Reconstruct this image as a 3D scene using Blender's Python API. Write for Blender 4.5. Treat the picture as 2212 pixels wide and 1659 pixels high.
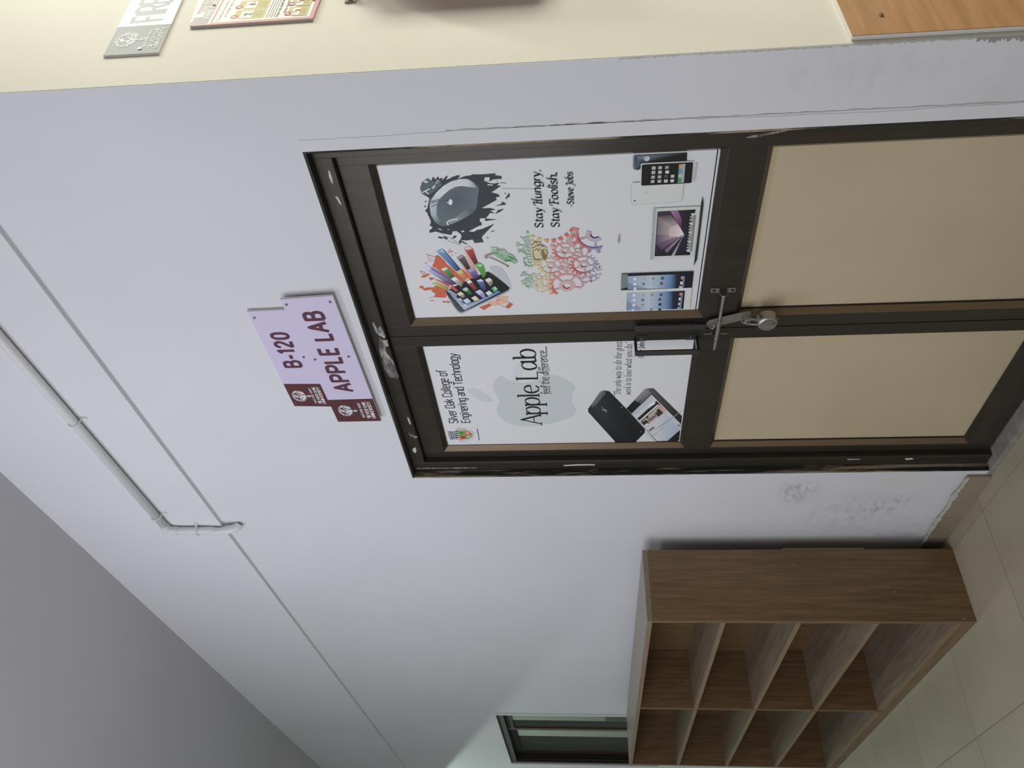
import bpy, bmesh, math, random
from mathutils import Matrix, Vector
random.seed(7)
C = bpy.context.scene.collection
for o in list(bpy.data.objects): bpy.data.objects.remove(o)
sc = bpy.context.scene

# ------------------------------------------------------------------ camera, world, lights, exposure
cam = bpy.data.cameras.new('camera'); co = bpy.data.objects.new('camera', cam); C.objects.link(co)
cam.sensor_fit = 'HORIZONTAL'; cam.sensor_width = 36; cam.lens = 28.103; cam.clip_start = .02
RT = Vector((.62153857, .78305467, -.02269797)); UP = Vector((.08228869, -.03644667, .99594187)); FW = Vector((-.77904966, .62088407, .08708956))
m = Matrix((-UP, RT, -FW)).transposed().to_4x4()          # the phone was held on its side: image right is world down
m.translation = (2.55364, -1.58738, 1.45309); co.matrix_world = m
sc.camera = co
w = bpy.data.worlds.new('world'); sc.world = w; w.use_nodes = True
bg = w.node_tree.nodes['Background']; bg.inputs[0].default_value = (.80, .86, 1, 1); bg.inputs[1].default_value = .15
def area(name, loc, direction, sx, sy, watts, col, spread=180):
    l = bpy.data.lights.new(name, 'AREA'); l.shape = 'RECTANGLE'; l.size = sx; l.size_y = sy; l.energy = watts; l.color = col
    l.spread = math.radians(spread)
    o = bpy.data.objects.new(name, l); C.objects.link(o); o.location = loc
    o.rotation_euler = Vector(direction).to_track_quat('-Z', 'Y').to_euler(); return o
# daylight through the open side of the corridor, opposite the door wall, and the corridor's own tube under the ceiling
area('daylight', (.75, -3.05, 2.3), (0, 1, -.05), 4.6, 1.7, 55, (.885, .915, 1.0))
area('corridor_tube', (.15, -1.75, 3.55), (0, .6, -.8), 1.25, .16, 10, (.88, .91, 1.0))
# the side corridor beyond the corner: its tube, and an unseen warm fill added to brighten the cream wall
area('side_corridor_tube', (2.62, 1.95, 3.42), (-.25, -.15, -1), .16, 1.25, 47, (.97, 1.0, .91))
area('side_corridor_fill', (4.3, 3.2, 1.5), (-1, -.75, 0), 1.2, 1.6, 135, (1.0, .94, .83))
# the tube far down the corridor beyond the cross beam, and the one in the room behind the window
area('far_corridor_tube', (-6.6, -1.0, 3.42), (.7, 0, -1), 1.2, .05, 54, (.80, 1.0, .90))
area('inner_room_tube', (-6.0, .7, 3.0), (0, 0, -1), 1.2, .1, 30, (.92, 1.0, .93))
sc.view_settings.view_transform = 'Standard'; sc.view_settings.look = 'None'
sc.view_settings.gamma = 1; sc.view_settings.use_curve_mapping = False; sc.view_settings.exposure = 0

# ------------------------------------------------------------------ helpers
def lin(c):
    c = c / 255.; return c / 12.92 if c <= .04045 else ((c + .055) / 1.055) ** 2.4
def rgb(h, k=1.0):
    return tuple(min(.95, lin(int(h[i:i + 2], 16)) * k) for i in (0, 2, 4)) + (1,)
def mat(name, col, rough=.6, metal=0., spec=.5):
    M = bpy.data.materials.new(name); M.use_nodes = True
    b = M.node_tree.nodes['Principled BSDF']
    b.inputs['Base Color'].default_value = tuple(col[:3]) + (1,); b.inputs['Roughness'].default_value = rough
    b.inputs['Metallic'].default_value = metal; b.inputs['Specular IOR Level'].default_value = spec
    return M
def N(M, t, **kw):
    n = M.node_tree.nodes.new(t)
    for k, v in kw.items():
        if hasattr(n, k): setattr(n, k, v)
        else: n.inputs[k].default_value = v
    return n
def L(M, a, b): M.node_tree.links.new(a, b)
def noise(M, scale, detail=4, vec=(1, 1, 1), rough=.55):
    tc = N(M, 'ShaderNodeTexCoord'); mp = N(M, 'ShaderNodeMapping'); mp.inputs['Scale'].default_value = vec
    L(M, tc.outputs['Object'], mp.inputs[0])
    n = N(M, 'ShaderNodeTexNoise'); n.inputs['Scale'].default_value = scale; n.inputs['Detail'].default_value = detail; n.inputs['Roughness'].default_value = rough
    L(M, mp.outputs[0], n.inputs['Vector']); return n.outputs['Fac']
def ramp(M, fac, stops):
    r = N(M, 'ShaderNodeValToRGB'); e = r.color_ramp.elements
    while len(e) < len(stops): e.new(.5)
    for el, (p, c) in zip(e, stops): el.position = p; el.color = tuple(c[:3]) + (1,)
    L(M, fac, r.inputs[0]); return r.outputs[0]
def bump(M, fac, strength, dist=.002):
    b = N(M, 'ShaderNodeBump'); b.inputs['Strength'].default_value = strength; b.inputs['Distance'].default_value = dist
    L(M, fac, b.inputs['Height']); L(M, b.outputs[0], M.node_tree.nodes['Principled BSDF'].inputs['Normal'])
def mix(M, fac, a, b):
    x = N(M, 'ShaderNodeMix', data_type='RGBA')
    for s, v in ((0, fac), (6, a), (7, b)):
        if isinstance(v, (float, int)): x.inputs[s].default_value = v
        elif isinstance(v, (tuple, list)): x.inputs[s].default_value = tuple(v[:3]) + (1,)
        else: L(M, v, x.inputs[s])
    return x.outputs[2]
def base(M, sock): L(M, sock, M.node_tree.nodes['Principled BSDF'].inputs['Base Color'])

def obj(name, bm, M, parent=None, smooth=False):
    me = bpy.data.meshes.new(name)
    if isinstance(bm, bmesh.types.BMesh):
        bmesh.ops.recalc_face_normals(bm, faces=bm.faces)
        bm.to_mesh(me); bm.free()
    else: me = bm
    if M and not me.materials: me.materials.append(M)
    if smooth:
        for p in me.polygons: p.use_smooth = True
    o = bpy.data.objects.new(name, me); C.objects.link(o)
    if parent: o.parent = parent
    return o
def tag(o, label=None, cat=None, group=None, kind=None):
    for k, v in (('label', label), ('category', cat), ('group', group), ('kind', kind)):
        if v: o[k] = v
    return o
def empty(name, loc=(0, 0, 0)):
    o = bpy.data.objects.new(name, None); C.objects.link(o); o.location = loc; o.empty_display_size = .1; return o
def B(): return bmesh.new()
def box(bm, x0, x1, y0, y1, z0, z1):
    v = [bm.verts.new((x, y, z)) for x in (x0, x1) for y in (y0, y1) for z in (z0, z1)]
    for f in ((0, 1, 3, 2), (4, 6, 7, 5), (0, 4, 5, 1), (2, 3, 7, 6), (0, 2, 6, 4), (1, 5, 7, 3)): bm.faces.new([v[i] for i in f])
    return bm
def bx(*a, bev=0):
    bm = box(B(), *a)
    if bev: bmesh.ops.bevel(bm, geom=list(bm.edges), offset=bev, segments=2, affect='EDGES', profile=.6)
    return bm
def cyl(bm, p, q, r, n=16, r2=None, caps=True):
    p = Vector(p); q = Vector(q); d = (q - p).normalized(); a = d.orthogonal().normalized(); b = d.cross(a)
    r2 = r if r2 is None else r2
    R1 = [bm.verts.new(p + (a * math.cos(t) + b * math.sin(t)) * r) for t in [2 * math.pi * i / n for i in range(n)]]
    R2 = [bm.verts.new(q + (a * math.cos(t) + b * math.sin(t)) * r2) for t in [2 * math.pi * i / n for i in range(n)]]
    for i in range(n): bm.faces.new((R1[i], R1[(i + 1) % n], R2[(i + 1) % n], R2[i]))
    if caps: bm.faces.new(R1); bm.faces.new(R2)
    return bm
def tube(bm, pts, r, n=12):
    pts = [Vector(p) for p in pts]; rings = []; prev = None
    for i, p in enumerate(pts):
        d = (pts[min(i + 1, len(pts) - 1)] - pts[max(i - 1, 0)]).normalized()
        a = d.orthogonal().normalized() if prev is None else (prev - d * prev.dot(d)).normalized()
        prev = a; b = d.cross(a)
        rings.append([bm.verts.new(p + (a * math.cos(t) + b * math.sin(t)) * r) for t in [2 * math.pi * k / n for k in range(n)]])
    for u, v in zip(rings, rings[1:]):
        for k in range(n): bm.faces.new((u[k], u[(k + 1) % n], v[(k + 1) % n], v[k]))
    bm.faces.new(rings[0]); bm.faces.new(rings[-1]); return bm
def extrude_poly(bm, pts2, y0, y1):
    "pts2 in (x,z); solid between depth y0 and y1"
    a = [bm.verts.new((x, y0, z)) for x, z in pts2]; b = [bm.verts.new((x, y1, z)) for x, z in pts2]
    bm.faces.new(a); bm.faces.new(b[::-1])
    for i in range(len(a)): j = (i + 1) % len(a); bm.faces.new((a[i], b[i], b[j], a[j]))
    return bm
def smooth_pts(pts, n=5, closed=False):
    out = []; m_ = len(pts)
    rng = range(m_) if closed else range(m_ - 1)
    for i in rng:
        g = lambda k: pts[k % m_] if closed else pts[max(0, min(m_ - 1, k))]
        p0, p1, p2, p3 = g(i - 1), g(i), g(i + 1), g(i + 2)
        for s in range(n):
            t = s / n
            out.append(tuple(.5 * (2 * b + (c - a) * t + (2 * a - 5 * b + 4 * c - d) * t * t + (3 * b - a - 3 * c + d) * t ** 3) for a, b, c, d in zip(p0, p1, p2, p3)))
    if not closed: out.append(tuple(pts[-1]))
    return out

# ------------------------------------------------------------------ flat print: coloured ink on paper, one layer above the next
INK = bpy.data.materials.new('printed_ink'); INK.use_nodes = True
_b = INK.node_tree.nodes['Principled BSDF']; _b.inputs['Roughness'].default_value = .55; _b.inputs['Specular IOR Level'].default_value = .3
_a = N(INK, 'ShaderNodeVertexColor'); _a.layer_name = 'Col'; L(INK, _a.outputs[0], _b.inputs['Base Color'])
class Print:
    "flat polygons on a plane; P maps (u, v, layer) to a world point"
    def __init__(s, P, k): s.P = P; s.k = k; s.v = []; s.f = []; s.c = []; s.layer = 1
    def col(s, c):
        if not isinstance(c, str): return c
        t = max(0, min(1, (min(lin(int(c[i:i + 2], 16)) for i in (0, 2, 4)) - .18) / .2)); c = rgb(c, s.k + (1.22 * s.k - s.k) * t); g = (c[0] + c[1] + c[2]) / 3; return tuple(v * .86 + g * .14 for v in c[:3]) + (1,)
    def poly(s, pts, c, up=True):
        s.layer += .25 if up else 0
        i = len(s.v); s.v += [s.P(u, v, s.layer) for u, v in pts]; s.f.append(list(range(i, i + len(pts))))
        cs = [s.col(x) for x in c] if isinstance(c, list) else [s.col(c)] * len(pts)
        while len(cs) < len(pts): cs.append(cs[-1])
        s.c += cs
    def strip(s, left, right, cols):
        "gradient ribbon between two matching point rows"
        s.layer += .25
        for i in range(len(left) - 1):
            s.poly([left[i], left[i + 1], right[i + 1], right[i]], [cols[i], cols[i + 1], cols[i + 1], cols[i]], up=False)
    def line(s, pts, w, c, nib=None, up=True):
        if up: s.layer += .25
        for i in range(len(pts) - 1):
            (a, b), (d, e) = pts[i], pts[i + 1]; dx, dy = d - a, e - b; l = math.hypot(dx, dy) or 1e-9
            s.layer += .012
            if nib:
                nx, ny = nib; h = w * .22; px, py = -dy / l * h, dx / l * h
                s.poly([(a - nx, b - ny), (d - nx, e - ny), (d + nx, e + ny), (a + nx, b + ny)], c, up=False)
            else: h = w / 2; px, py = -dy / l * h, dx / l * h
            s.poly([(a + px, b + py), (d + px, e + py), (d - px, e - py), (a - px, b - py)], c, up=False)
            if i and not nib: s.layer += .012; s.disc((a, b), w / 2, c, 6, up=False)
    def disc(s, ctr, r, c, n=16, sq=1., up=True):
        s.poly([(ctr[0] + r * math.cos(2 * math.pi * i / n), ctr[1] + r * sq * math.sin(2 * math.pi * i / n)) for i in range(n)], c, up=up)
    def fade(s, pts, ctr, ci, co_):
        "fan from a centre colour to an edge colour"
        s.layer += .25
        for i in range(len(pts)):
            s.poly([ctr, pts[i], pts[(i + 1) % len(pts)]], [ci, co_, co_], up=False)
    def done(s, name, parent):
        me = bpy.data.meshes.new(name); me.from_pydata(s.v, [], s.f); me.update()
        ca = me.color_attributes.new('Col', 'FLOAT_COLOR', 'POINT')
        for i, c in enumerate(s.c): ca.data[i].color = c
        me.materials.append(INK); s.v, s.f, s.c = [], [], []; s.layer += 1
        o = bpy.data.objects.new(name, me); C.objects.link(o); o.parent = parent; return o

GL = {  # pen skeletons: '|' parts strokes, S smooth curve, L straight line, D dot; last number the advance
'a': ('S36,40 24,50 9,43 4,24 10,4 22,2 36,18|S36,50 36,12 40,1 46,4', 48), 'b': ('L5,75 5,2|S5,34 16,49 30,48 37,27 30,5 16,0 5,10', 42),
'c': ('S34,42 22,50 9,43 4,24 10,5 22,0 35,9', 38), 'd': ('S36,40 24,50 9,43 4,24 10,4 22,2 36,18|L36,75 36,0', 44),
'e': ('S5,25 34,29 31,45 20,50 8,42 4,22 12,3 24,0 35,9', 40), 'f': ('S30,70 24,75 17,70 14,55 14,0|L3,48 26,48', 27),
'g': ('S36,40 24,50 9,43 4,24 10,4 22,2 36,18|S36,50 36,-8 28,-22 14,-22 5,-14', 44), 'h': ('L5,75 5,0|S5,34 16,48 28,48 33,36 33,0', 41),
'i': ('L6,50 6,0|D6,66', 15), 'k': ('L5,75 5,0|L31,50 6,22|L13,29 33,0', 36), 'l': ('L6,75 6,0', 15),
'n': ('L5,50 5,0|S5,34 16,48 28,48 33,36 33,0', 41), 'o': ('S20,50 7,42 4,25 7,8 20,0 33,8 36,25 33,42 20,50', 42),
'p': ('L5,50 5,-24|S5,34 16,49 30,48 37,27 30,5 16,0 5,10', 42), 'r': ('L5,50 5,0|S5,32 13,46 25,49', 28),
's': ('S29,43 18,50 7,44 8,33 20,26 30,17 27,4 15,0 4,8', 34), 't': ('S13,65 13,10 18,1 28,3|L3,48 26,48', 28),
'u': ('S5,50 5,12 12,1 24,4 33,18|L33,50 33,0', 41), 'v': ('L2,50 18,0 34,50', 37), 'w': ('L2,50 14,0 27,44 40,0 52,50', 55),
'y': ('L3,50 19,4|S35,50 20,2 12,-18 2,-22', 38),
'A': ('L0,0 22,72 44,0|L9,26 35,26', 47), 'B': ('L5,0 5,72 24,72 33,69 37,60 37,51 33,42 24,39 5,39|L24,39 35,36 40,27 40,13 35,3 25,0 5,0', 47),
'C': ('S40,58 30,72 13,68 5,50 4,36 5,22 13,4 30,0 41,14', 46), 'E': ('L36,72 5,72 5,0 37,0|L5,38 32,38', 43), 'F': ('L36,72 5,72 5,0|L5,38 31,38', 40),
'H': ('L5,72 5,0|L41,72 41,0|L5,38 41,38', 50), 'I': ('L6,72 6,0', 16), 'J': ('S26,72 26,14 18,1 4,4', 33), 'K': ('L5,72 5,0|L40,72 6,30|L16,42 42,0', 46),
'L': ('L5,72 5,0 36,0', 40), 'N': ('L5,0 5,72 40,0 40,72', 50), 'O': ('S24,72 9,64 4,36 9,8 24,0 39,8 44,36 39,64 24,72', 52), 'G': ('S40,58 30,72 13,68 5,50 4,36 5,22 13,4 30,0 41,10|L41,10 41,34 26,34', 48),
'P': ('L5,0 5,72 26,72 35,69 40,60 40,47 35,38 26,34 5,34', 45), 'R': ('L5,0 5,72 26,72 35,69 40,60 40,47 35,38 26,34 5,34|L24,34 42,0', 47),
'S': ('S37,60 22,72 7,65 7,50 22,38 37,26 38,9 22,0 5,11', 45), 'T': ('L0,72 44,72|L22,72 22,0', 46), 'U': ('S5,72 5,20 12,3 24,0 36,3 43,20 43,72', 52),
'V': ('L0,72 22,0 44,72', 46), 'Y': ('L0,72 21,34 42,72|L21,34 21,0', 44), 'W': ('L0,72 16,0 30,60 44,0 60,72', 62),
'0': ('S20,72 8,64 4,36 8,8 20,0 32,8 36,36 32,64 20,72', 42), '1': ('L6,58 20,72 20,0', 31), '2': ('S5,56 12,70 26,71 35,58 32,42 18,22 4,0|L4,0 38,0', 43),
'-': ('L1,28 25,28', 27), '.': ('D6,3', 13), ',': ('L8,5 4,-10', 14), '<': ('L4,62 8,74|L14,62 18,74', 24), '>': ('L8,74 4,60|L18,74 14,60', 24), ' ': ('', 22),
# italic capitals with a swash, a squarish O, a script f
'~H': ('S-8,50 -4,66 12,70 16,70|L15,70 9,0|S41,88 34,60 32,0 40,3|L11,38 36,38|L2,0 18,0', 46), '~F': ('S-8,48 -4,66 10,71 40,71 41,64|L18,70 12,0|L16,38 32,38|L32,42 32,34|L4,0 22,0', 40),
'~J': ('S4,58 8,70 30,71|S26,71 22,10 10,-18 -4,-16', 32), '~T': ('S-4,62 2,72 44,72 44,66|L20,72 18,0|L10,0 26,0', 42), '~h': ('S14,86 6,70 5,0|S5,34 16,48 28,48 33,36 33,4 40,4', 42), '~l': ('S18,86 8,66 7,6 14,2', 16), '~d': ('S36,40 24,50 9,43 4,24 10,4 22,2 36,18|S28,86 36,70 36,0', 44), '~b': ('S16,86 5,70 5,2|S5,34 16,49 30,48 37,27 30,5 16,0 5,10', 42), '~k': ('S16,86 5,70 5,0|L31,50 6,22|L13,29 33,0', 36),
'#f': ('S34,66 27,78 18,70 15,40 14,-14|L2,42 28,42', 26), '#l': ('S4,20 20,60 16,78 8,70 8,8 14,-6', 17), '#d': ('S34,30 22,42 6,30 8,6 22,2 36,30|S34,34 48,70 40,80 34,60 36,0', 44),
'^O': ('L5,66 11,72 33,72 38,66 38,6 33,0 11,0 5,6 5,66', 46), '^o': ('L5,46 9,50 28,50 32,46 32,4 28,0 9,0 5,4 5,46', 39), '^C': ('L36,56 36,66 31,72 10,72 5,66 5,6 10,0 31,0 36,6 36,16', 42), '^e': ('L5,26 32,26 32,46 28,50 9,50 5,46 5,4 9,0 31,0', 38), '^a': ('L7,50 28,50 32,46 32,0|L32,28 9,28 5,24 5,4 9,0 32,0', 38), '^g': ('L32,50 9,50 5,46 5,4 9,0 32,0|L32,50 32,-14 28,-19 8,-19', 39), '^n': ('L5,0 5,50|L5,50 28,50 32,46 32,0', 38), '^h': ('L5,0 5,75|L5,50 28,50 32,46 32,0', 38), '^d': ('L32,50 9,50 5,46 5,4 9,0 32,0|L32,75 32,0', 39), '^c': ('L31,50 9,50 5,46 5,4 9,0 31,0', 35), '^r': ('L5,0 5,50|L5,50 24,50', 26), '^S': ('L36,60 36,66 31,72 11,72 5,66 5,46 10,40 32,32 37,26 37,6 32,0 10,0 5,6 5,12', 42),
}
def text(pr, s, p0, p1, cap, w, c, style='sans', serif=0, shear=0, nar=1, each=None):
    "lay the string from p0 to p1 (its two ends on the base line) at a given cap height"
    pre = {'sans': '', 'serif': '', 'square': '^', 'script': '#', 'italic': '~'}[style]
    g = [GL.get(pre + ch, GL.get(ch, GL['o'])) for ch in s]
    tot = sum(a for _, a in g) or 1
    dx, dy = p1[0] - p0[0], p1[1] - p0[1]; ln = math.hypot(dx, dy); ux, uy = dx / ln, dy / ln
    sx = ln / tot; sy = cap / 72; x = 0
    T = lambda q: (p0[0] + ux * (x + adv * (1 - nar) / 2 + q[0] * nar) * sx - uy * q[1] * sy + ux * q[1] * shear * sy, p0[1] + uy * (x + adv * (1 - nar) / 2 + q[0] * nar) * sx + ux * q[1] * sy)
    pr.layer += .25; L0 = pr.layer
    for strokes, adv in g:
        pr.layer = L0
        for st in strokes.split('|'):
            if not st: continue
            pts = [tuple(float(v) for v in t.split(',')) for t in st[1:].split()]
            if st[0] == 'D':
                pr.layer += .012; pr.disc(T(pts[0]), w * .75, c, 8, up=False); continue
            if st[0] == 'S': pts = smooth_pts(pts, 4)
            P_ = [T(q) for q in pts]
            if style == 'italic':
                pr.line(P_, w, c, nib=(w * .42, w * .3), up=False)
            elif style == 'serif':
                for i in range(len(P_) - 1):
                    vx, vy = pts[i + 1][0] - pts[i][0], pts[i + 1][1] - pts[i][1]; l = math.hypot(vx, vy) or 1
                    k = abs(vy) / l; k = k * k
                    if vy > 0 and abs(vx) > 8 and st[0] == 'L': k *= .35
                    pr.line([P_[i], P_[i + 1]], w * (.34 + .66 * k), c, up=False)
                    pr.layer += .012; pr.disc(P_[i], w * (.17 + .33 * k * .8), c, 8, up=False)
                if st[0] == 'L':
                    for q, r in ((pts[0], pts[1]), (pts[-1], pts[-2])):
                        if abs(q[1] - r[1]) > abs(q[0] - r[0]) and q[1] not in (26.,):
                            if q[1] in (0., 72., -24.): a, b = -8, 8
                            else: a, b = -9, 1
                            pr.line([T((q[0] + a, q[1])), T((q[0] + b, q[1]))], w * .36, c, up=False)
            else: pr.line(P_, w, c, up=False)
        x += adv
        if each and pr.f: each()

# ------------------------------------------------------------------ materials
SMUDGE = [(-0.1261, 0.6516, 0.12, 0.09, 0.75), (-0.2466, 0.3257, 0.05, 0.09, 0.6), (-0.1956, 0.2548, 0.05, 0.05, 0.5), (-0.2992, 0.3988, 0.2, 0.25, 0.35), (1.5931, 0.8157, 0.08, 0.3, 0.14)]
def plaster(name, c1, c2, dirt=None, b=.25):
    M = mat(name, c1, .72, spec=.25)
    n = noise(M, 1.3, 5); col = ramp(M, n, [(.3, c1), (.7, c2)])
    if dirt:
        tc = N(M, 'ShaderNodeTexCoord'); sp = N(M, 'ShaderNodeSeparateXYZ'); L(M, tc.outputs['Object'], sp.inputs[0])
        mr = N(M, 'ShaderNodeMapRange'); mr.inputs[1].default_value = .75; mr.inputs[2].default_value = .05; L(M, sp.outputs['Z'], mr.inputs[0])
        d = noise(M, 5.5, 7, (1, 1, .55), .68); dr = ramp(M, d, [(.52, (0, 0, 0)), (.72, (1, 1, 1))])
        mu = N(M, 'ShaderNodeMath', operation='MULTIPLY'); L(M, dr, mu.inputs[0]); L(M, mr.outputs[0], mu.inputs[1])
        m2 = N(M, 'ShaderNodeMath', operation='MULTIPLY'); L(M, mu.outputs[0], m2.inputs[0]); m2.inputs[1].default_value = .55
        col = mix(M, m2.outputs[0], col, dirt)
    for (cx_, cz_, rx_, rz_, k_) in (SMUDGE if dirt else ()):
        tc = N(M, 'ShaderNodeTexCoord'); mp = N(M, 'ShaderNodeMapping'); mp.inputs['Location'].default_value = (-cx_ / rx_, 0, -cz_ / rz_); mp.inputs['Scale'].default_value = (1 / rx_, 0, 1 / rz_)
        L(M, tc.outputs['Object'], mp.inputs[0]); ln_ = N(M, 'ShaderNodeVectorMath', operation='LENGTH'); L(M, mp.outputs[0], ln_.inputs[0])
        mr = N(M, 'ShaderNodeMapRange'); mr.inputs[1].default_value = 1; mr.inputs[2].default_value = .2; mr.inputs[4].default_value = k_; L(M, ln_.outputs['Value'], mr.inputs[0])
        d = ramp(M, noise(M, 14, 8, (1, 1, 2.2), .72), [(.46, (0, 0, 0)), (.62, (1, 1, 1))]); mu = N(M, 'ShaderNodeMath', operation='MULTIPLY'); L(M, d, mu.inputs[0]); L(M, mr.outputs[0], mu.inputs[1])
        col = mix(M, mu.outputs[0], col, dirt)
    base(M, col); bump(M, noise(M, 26, 6), b, .0015); return M
WALL = plaster('white_emulsion', (.74, .735, .755), (.70, .695, .71), (.30, .27, .24))
CREAM = plaster('cream_emulsion', (.78, .76, .645), (.755, .735, .615))
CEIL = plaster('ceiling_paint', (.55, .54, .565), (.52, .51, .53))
GREENWALL = plaster('pale_green_wall', (.52, .56, .51), (.49, .53, .48))
def alu(name, c, rough, metal=.35):
    M = mat(name, c, rough, metal); n = noise(M, 30, 4, (1, 1, .06)); base(M, ramp(M, n, [(.3, tuple(v * .86 for v in c)), (.75, tuple(v * 1.12 for v in c))])); return M
BRONZE = alu('bronze_aluminium', (.056, .045, .034), .27)
BEAD_LIT = alu('bronze_bead_lit', (.20, .135, .078), .34)  # bronze lightened: light caught by the left beads is painted into the colour
DARK = mat('rubber_gasket', (.012, .011, .010), .6)
HANDLE = alu('dark_handle', (.075, .068, .060), .33, .5)
STEEL = alu('worn_steel', (.46, .45, .43), .32, .9)
STEEL2 = alu('dull_zinc', (.33, .29, .25), .42, .8)
PANEL = mat('cream_laminate', (.56, .47, .31), .45, spec=.35)
base(PANEL, ramp(PANEL, noise(PANEL, 2.2, 5), [(.3, (.58, .49, .325)), (.72, (.52, .435, .28))]))
TAPE = mat('yellowed_tape', (.56, .45, .27), .4)
PAPER = mat('poster_paper', (.80, .80, .80), .5, spec=.3)
GLASSD = mat('dark_glass', (.015, .016, .016), .12)
def wood(name, dark, light, vec, rough=.42, sc_=9):
    M = mat(name, light, rough, spec=.4); n = noise(M, sc_, 7, vec, .65)
    n2 = noise(M, 1.1, 2, (1, 1, 1)); c = ramp(M, n, [(.32, dark), (.5, tuple((a + b) / 2 for a, b in zip(dark, light))), (.68, light)])
    base(M, mix(M, ramp(M, n2, [(.35, (0, 0, 0)), (.65, (.25, .25, .25))]), c, dark)); bump(M, n, .06, .0006); return M
WD, WL = (.138, .082, .035), (.255, .162, .076)
WOOD_Z = wood('shelf_laminate_upright', WD, WL, (9, 9, .5))
WOOD_X = wood('shelf_laminate_flat', WD, WL, (.5, 9, 9))
DUST_SHEEN = wood('dust_and_sheen_laminate', (.20, .155, .105), (.33, .275, .205), (.5, 6, 6), .33)  # dust, plus the pale sheen of the boards painted into the colour
EDGE = wood('shelf_edge_band', (.22, .15, .085), (.30, .205, .12), (.6, 8, 8))
PLY = wood('tan_woodgrain_laminate', (.36, .185, .07), (.56, .31, .125), (1, .45, 7), .5, 6)
PLYEDGE = mat('white_board_edge', (.74, .73, .70), .6)
TILE = mat('beige_vitrified_tile', (.42, .37, .265), .42, spec=.4)
oi = N(TILE, 'ShaderNodeObjectInfo'); t_n = noise(TILE, 3.0, 6)
base(TILE, mix(TILE, oi.outputs['Random'], ramp(TILE, t_n, [(.3, (.43, .38, .275)), (.7, (.37, .325, .23))]), ramp(TILE, t_n, [(.3, (.40, .35, .255)), (.7, (.35, .305, .215))])))
GROUT = mat('grout', (.13, .115, .09), .85)
SKIRT = mat('skirting_tile', (.40, .345, .25), .4)
base(SKIRT, ramp(SKIRT, noise(SKIRT, 7, 6), [(.3, (.34, .285, .195)), (.75, (.26, .215, .14))]))
MARBLE = mat('sill_stone', (.46, .43, .38), .4)
base(MARBLE, ramp(MARBLE, noise(MARBLE, 22, 6, (2, 1, 1)), [(.3, (.22, .20, .175)), (.7, (.36, .33, .285))]))
REVEAL = mat('flaking_reveal', (.1, .09, .07), .8)
r_n = noise(REVEAL, 34, 9, (1, 1, .05), .72); base(REVEAL, ramp(REVEAL, r_n, [(.45, (.016, .017, .014)), (.50, (.03, .03, .024)), (.53, (.30, .23, .15)), (.70, (.50, .42, .33))])); bump(REVEAL, r_n, .7, .004)
REVEALH = mat('dark_reveal', (.03, .03, .024), .75)
h_n = noise(REVEALH, 30, 8, (.12, 1, 1), .7); base(REVEALH, ramp(REVEALH, h_n, [(.5, (.022, .022, .018)), (.62, (.05, .048, .036)), (.72, (.19, .16, .11))]))
SMEAR = mat('dried_white_paint', (.62, .60, .57), .7)
STREAK = mat('brushed_thin_paint', (.4, .39, .37), .65)
k_n = noise(STREAK, 60, 7, (.35, 1, 1), .7); base(STREAK, ramp(STREAK, k_n, [(.40, (.075, .065, .055)), (.52, (.20, .19, .18)), (.64, (.50, .49, .47))]))
PVC = mat('white_pvc', (.70, .695, .70), .42, spec=.4)
LILAC = mat('lilac_board', (.67, .595, .775), .38, spec=.45)
MAROON = mat('maroon_board', (.105, .030, .033), .38, spec=.45)
BOARD = mat('white_foam_board', (.72, .70, .66), .6)
SCREW = mat('screw_head', (.22, .19, .17), .4, .8)
MIRROR = mat('brushed_sign_sheet', (.74, .81, .77), .36, 0)
GREYSIGN = mat('grey_sign_sheet', (.32, .325, .305), .55, 0, .25)
RED = mat('red_enamel', (.55, .03, .02), .3)
BLACKP = mat('black_plastic', (.02, .02, .02), .45)

# ------------------------------------------------------------------ the setting
XC = 1.6533; ZC = 3.69; ZS = 2.972; DX0, DX1, DZ = .004, 1.461, 2.100; WX0, WX1, WZ0, WZ1 = -4.30, -2.98, .92, 2.081
bm = B()
for a in ((-9, WX0, 0, .16, 0, ZC), (WX0, WX1, 0, .16, 0, WZ0), (WX0, WX1, 0, .16, WZ1, ZC), (WX1, DX0, 0, .16, 0, ZC), (DX0, DX1, 0, .16, DZ, ZC), (DX1, 1.55, 0, .16, 0, ZC), (1.55, XC - .0008, 0, .0025, 0, ZC)): box(bm, *a)
tag(obj('wall_back', bm, WALL), kind='structure')
tag(obj('wall_right', bx(1.551, XC, .0027, 6, 0, ZC), CREAM), kind='structure')
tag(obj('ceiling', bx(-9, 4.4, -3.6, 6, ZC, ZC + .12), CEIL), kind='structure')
t1_ = tag(obj('trim_1', bx(-9, XC - .001, -.014, -.0005, ZS, ZC), WALL), kind='structure'); obj('plaster_lip', bx(-9, XC - .001, -.0156, -.0141, ZS, ZS + .052, bev=.0005), WALL, t1_)       # beam face standing proud above the wall
tag(obj('trim_2', bx(-5.55, -5.35, -3.4, -.015, 3.03, ZC), WALL), kind='structure')        # cross beam further down the corridor
bm = B(); box(bm, -9, 4.4, -3.55, -3.4, 0, 1.05); box(bm, -9, -2.2, -3.55, -3.4, 1.05, ZC); box(bm, -2.2, 4.4, -3.55, -3.4, 3.2, ZC)
tag(obj('wall_front', bm, WALL), kind='structure')                                         # parapet and piers on the open side
tag(obj('wall_left', bx(-9.15, -9, -3.55, .16, 0, ZC), WALL), kind='structure')
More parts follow.
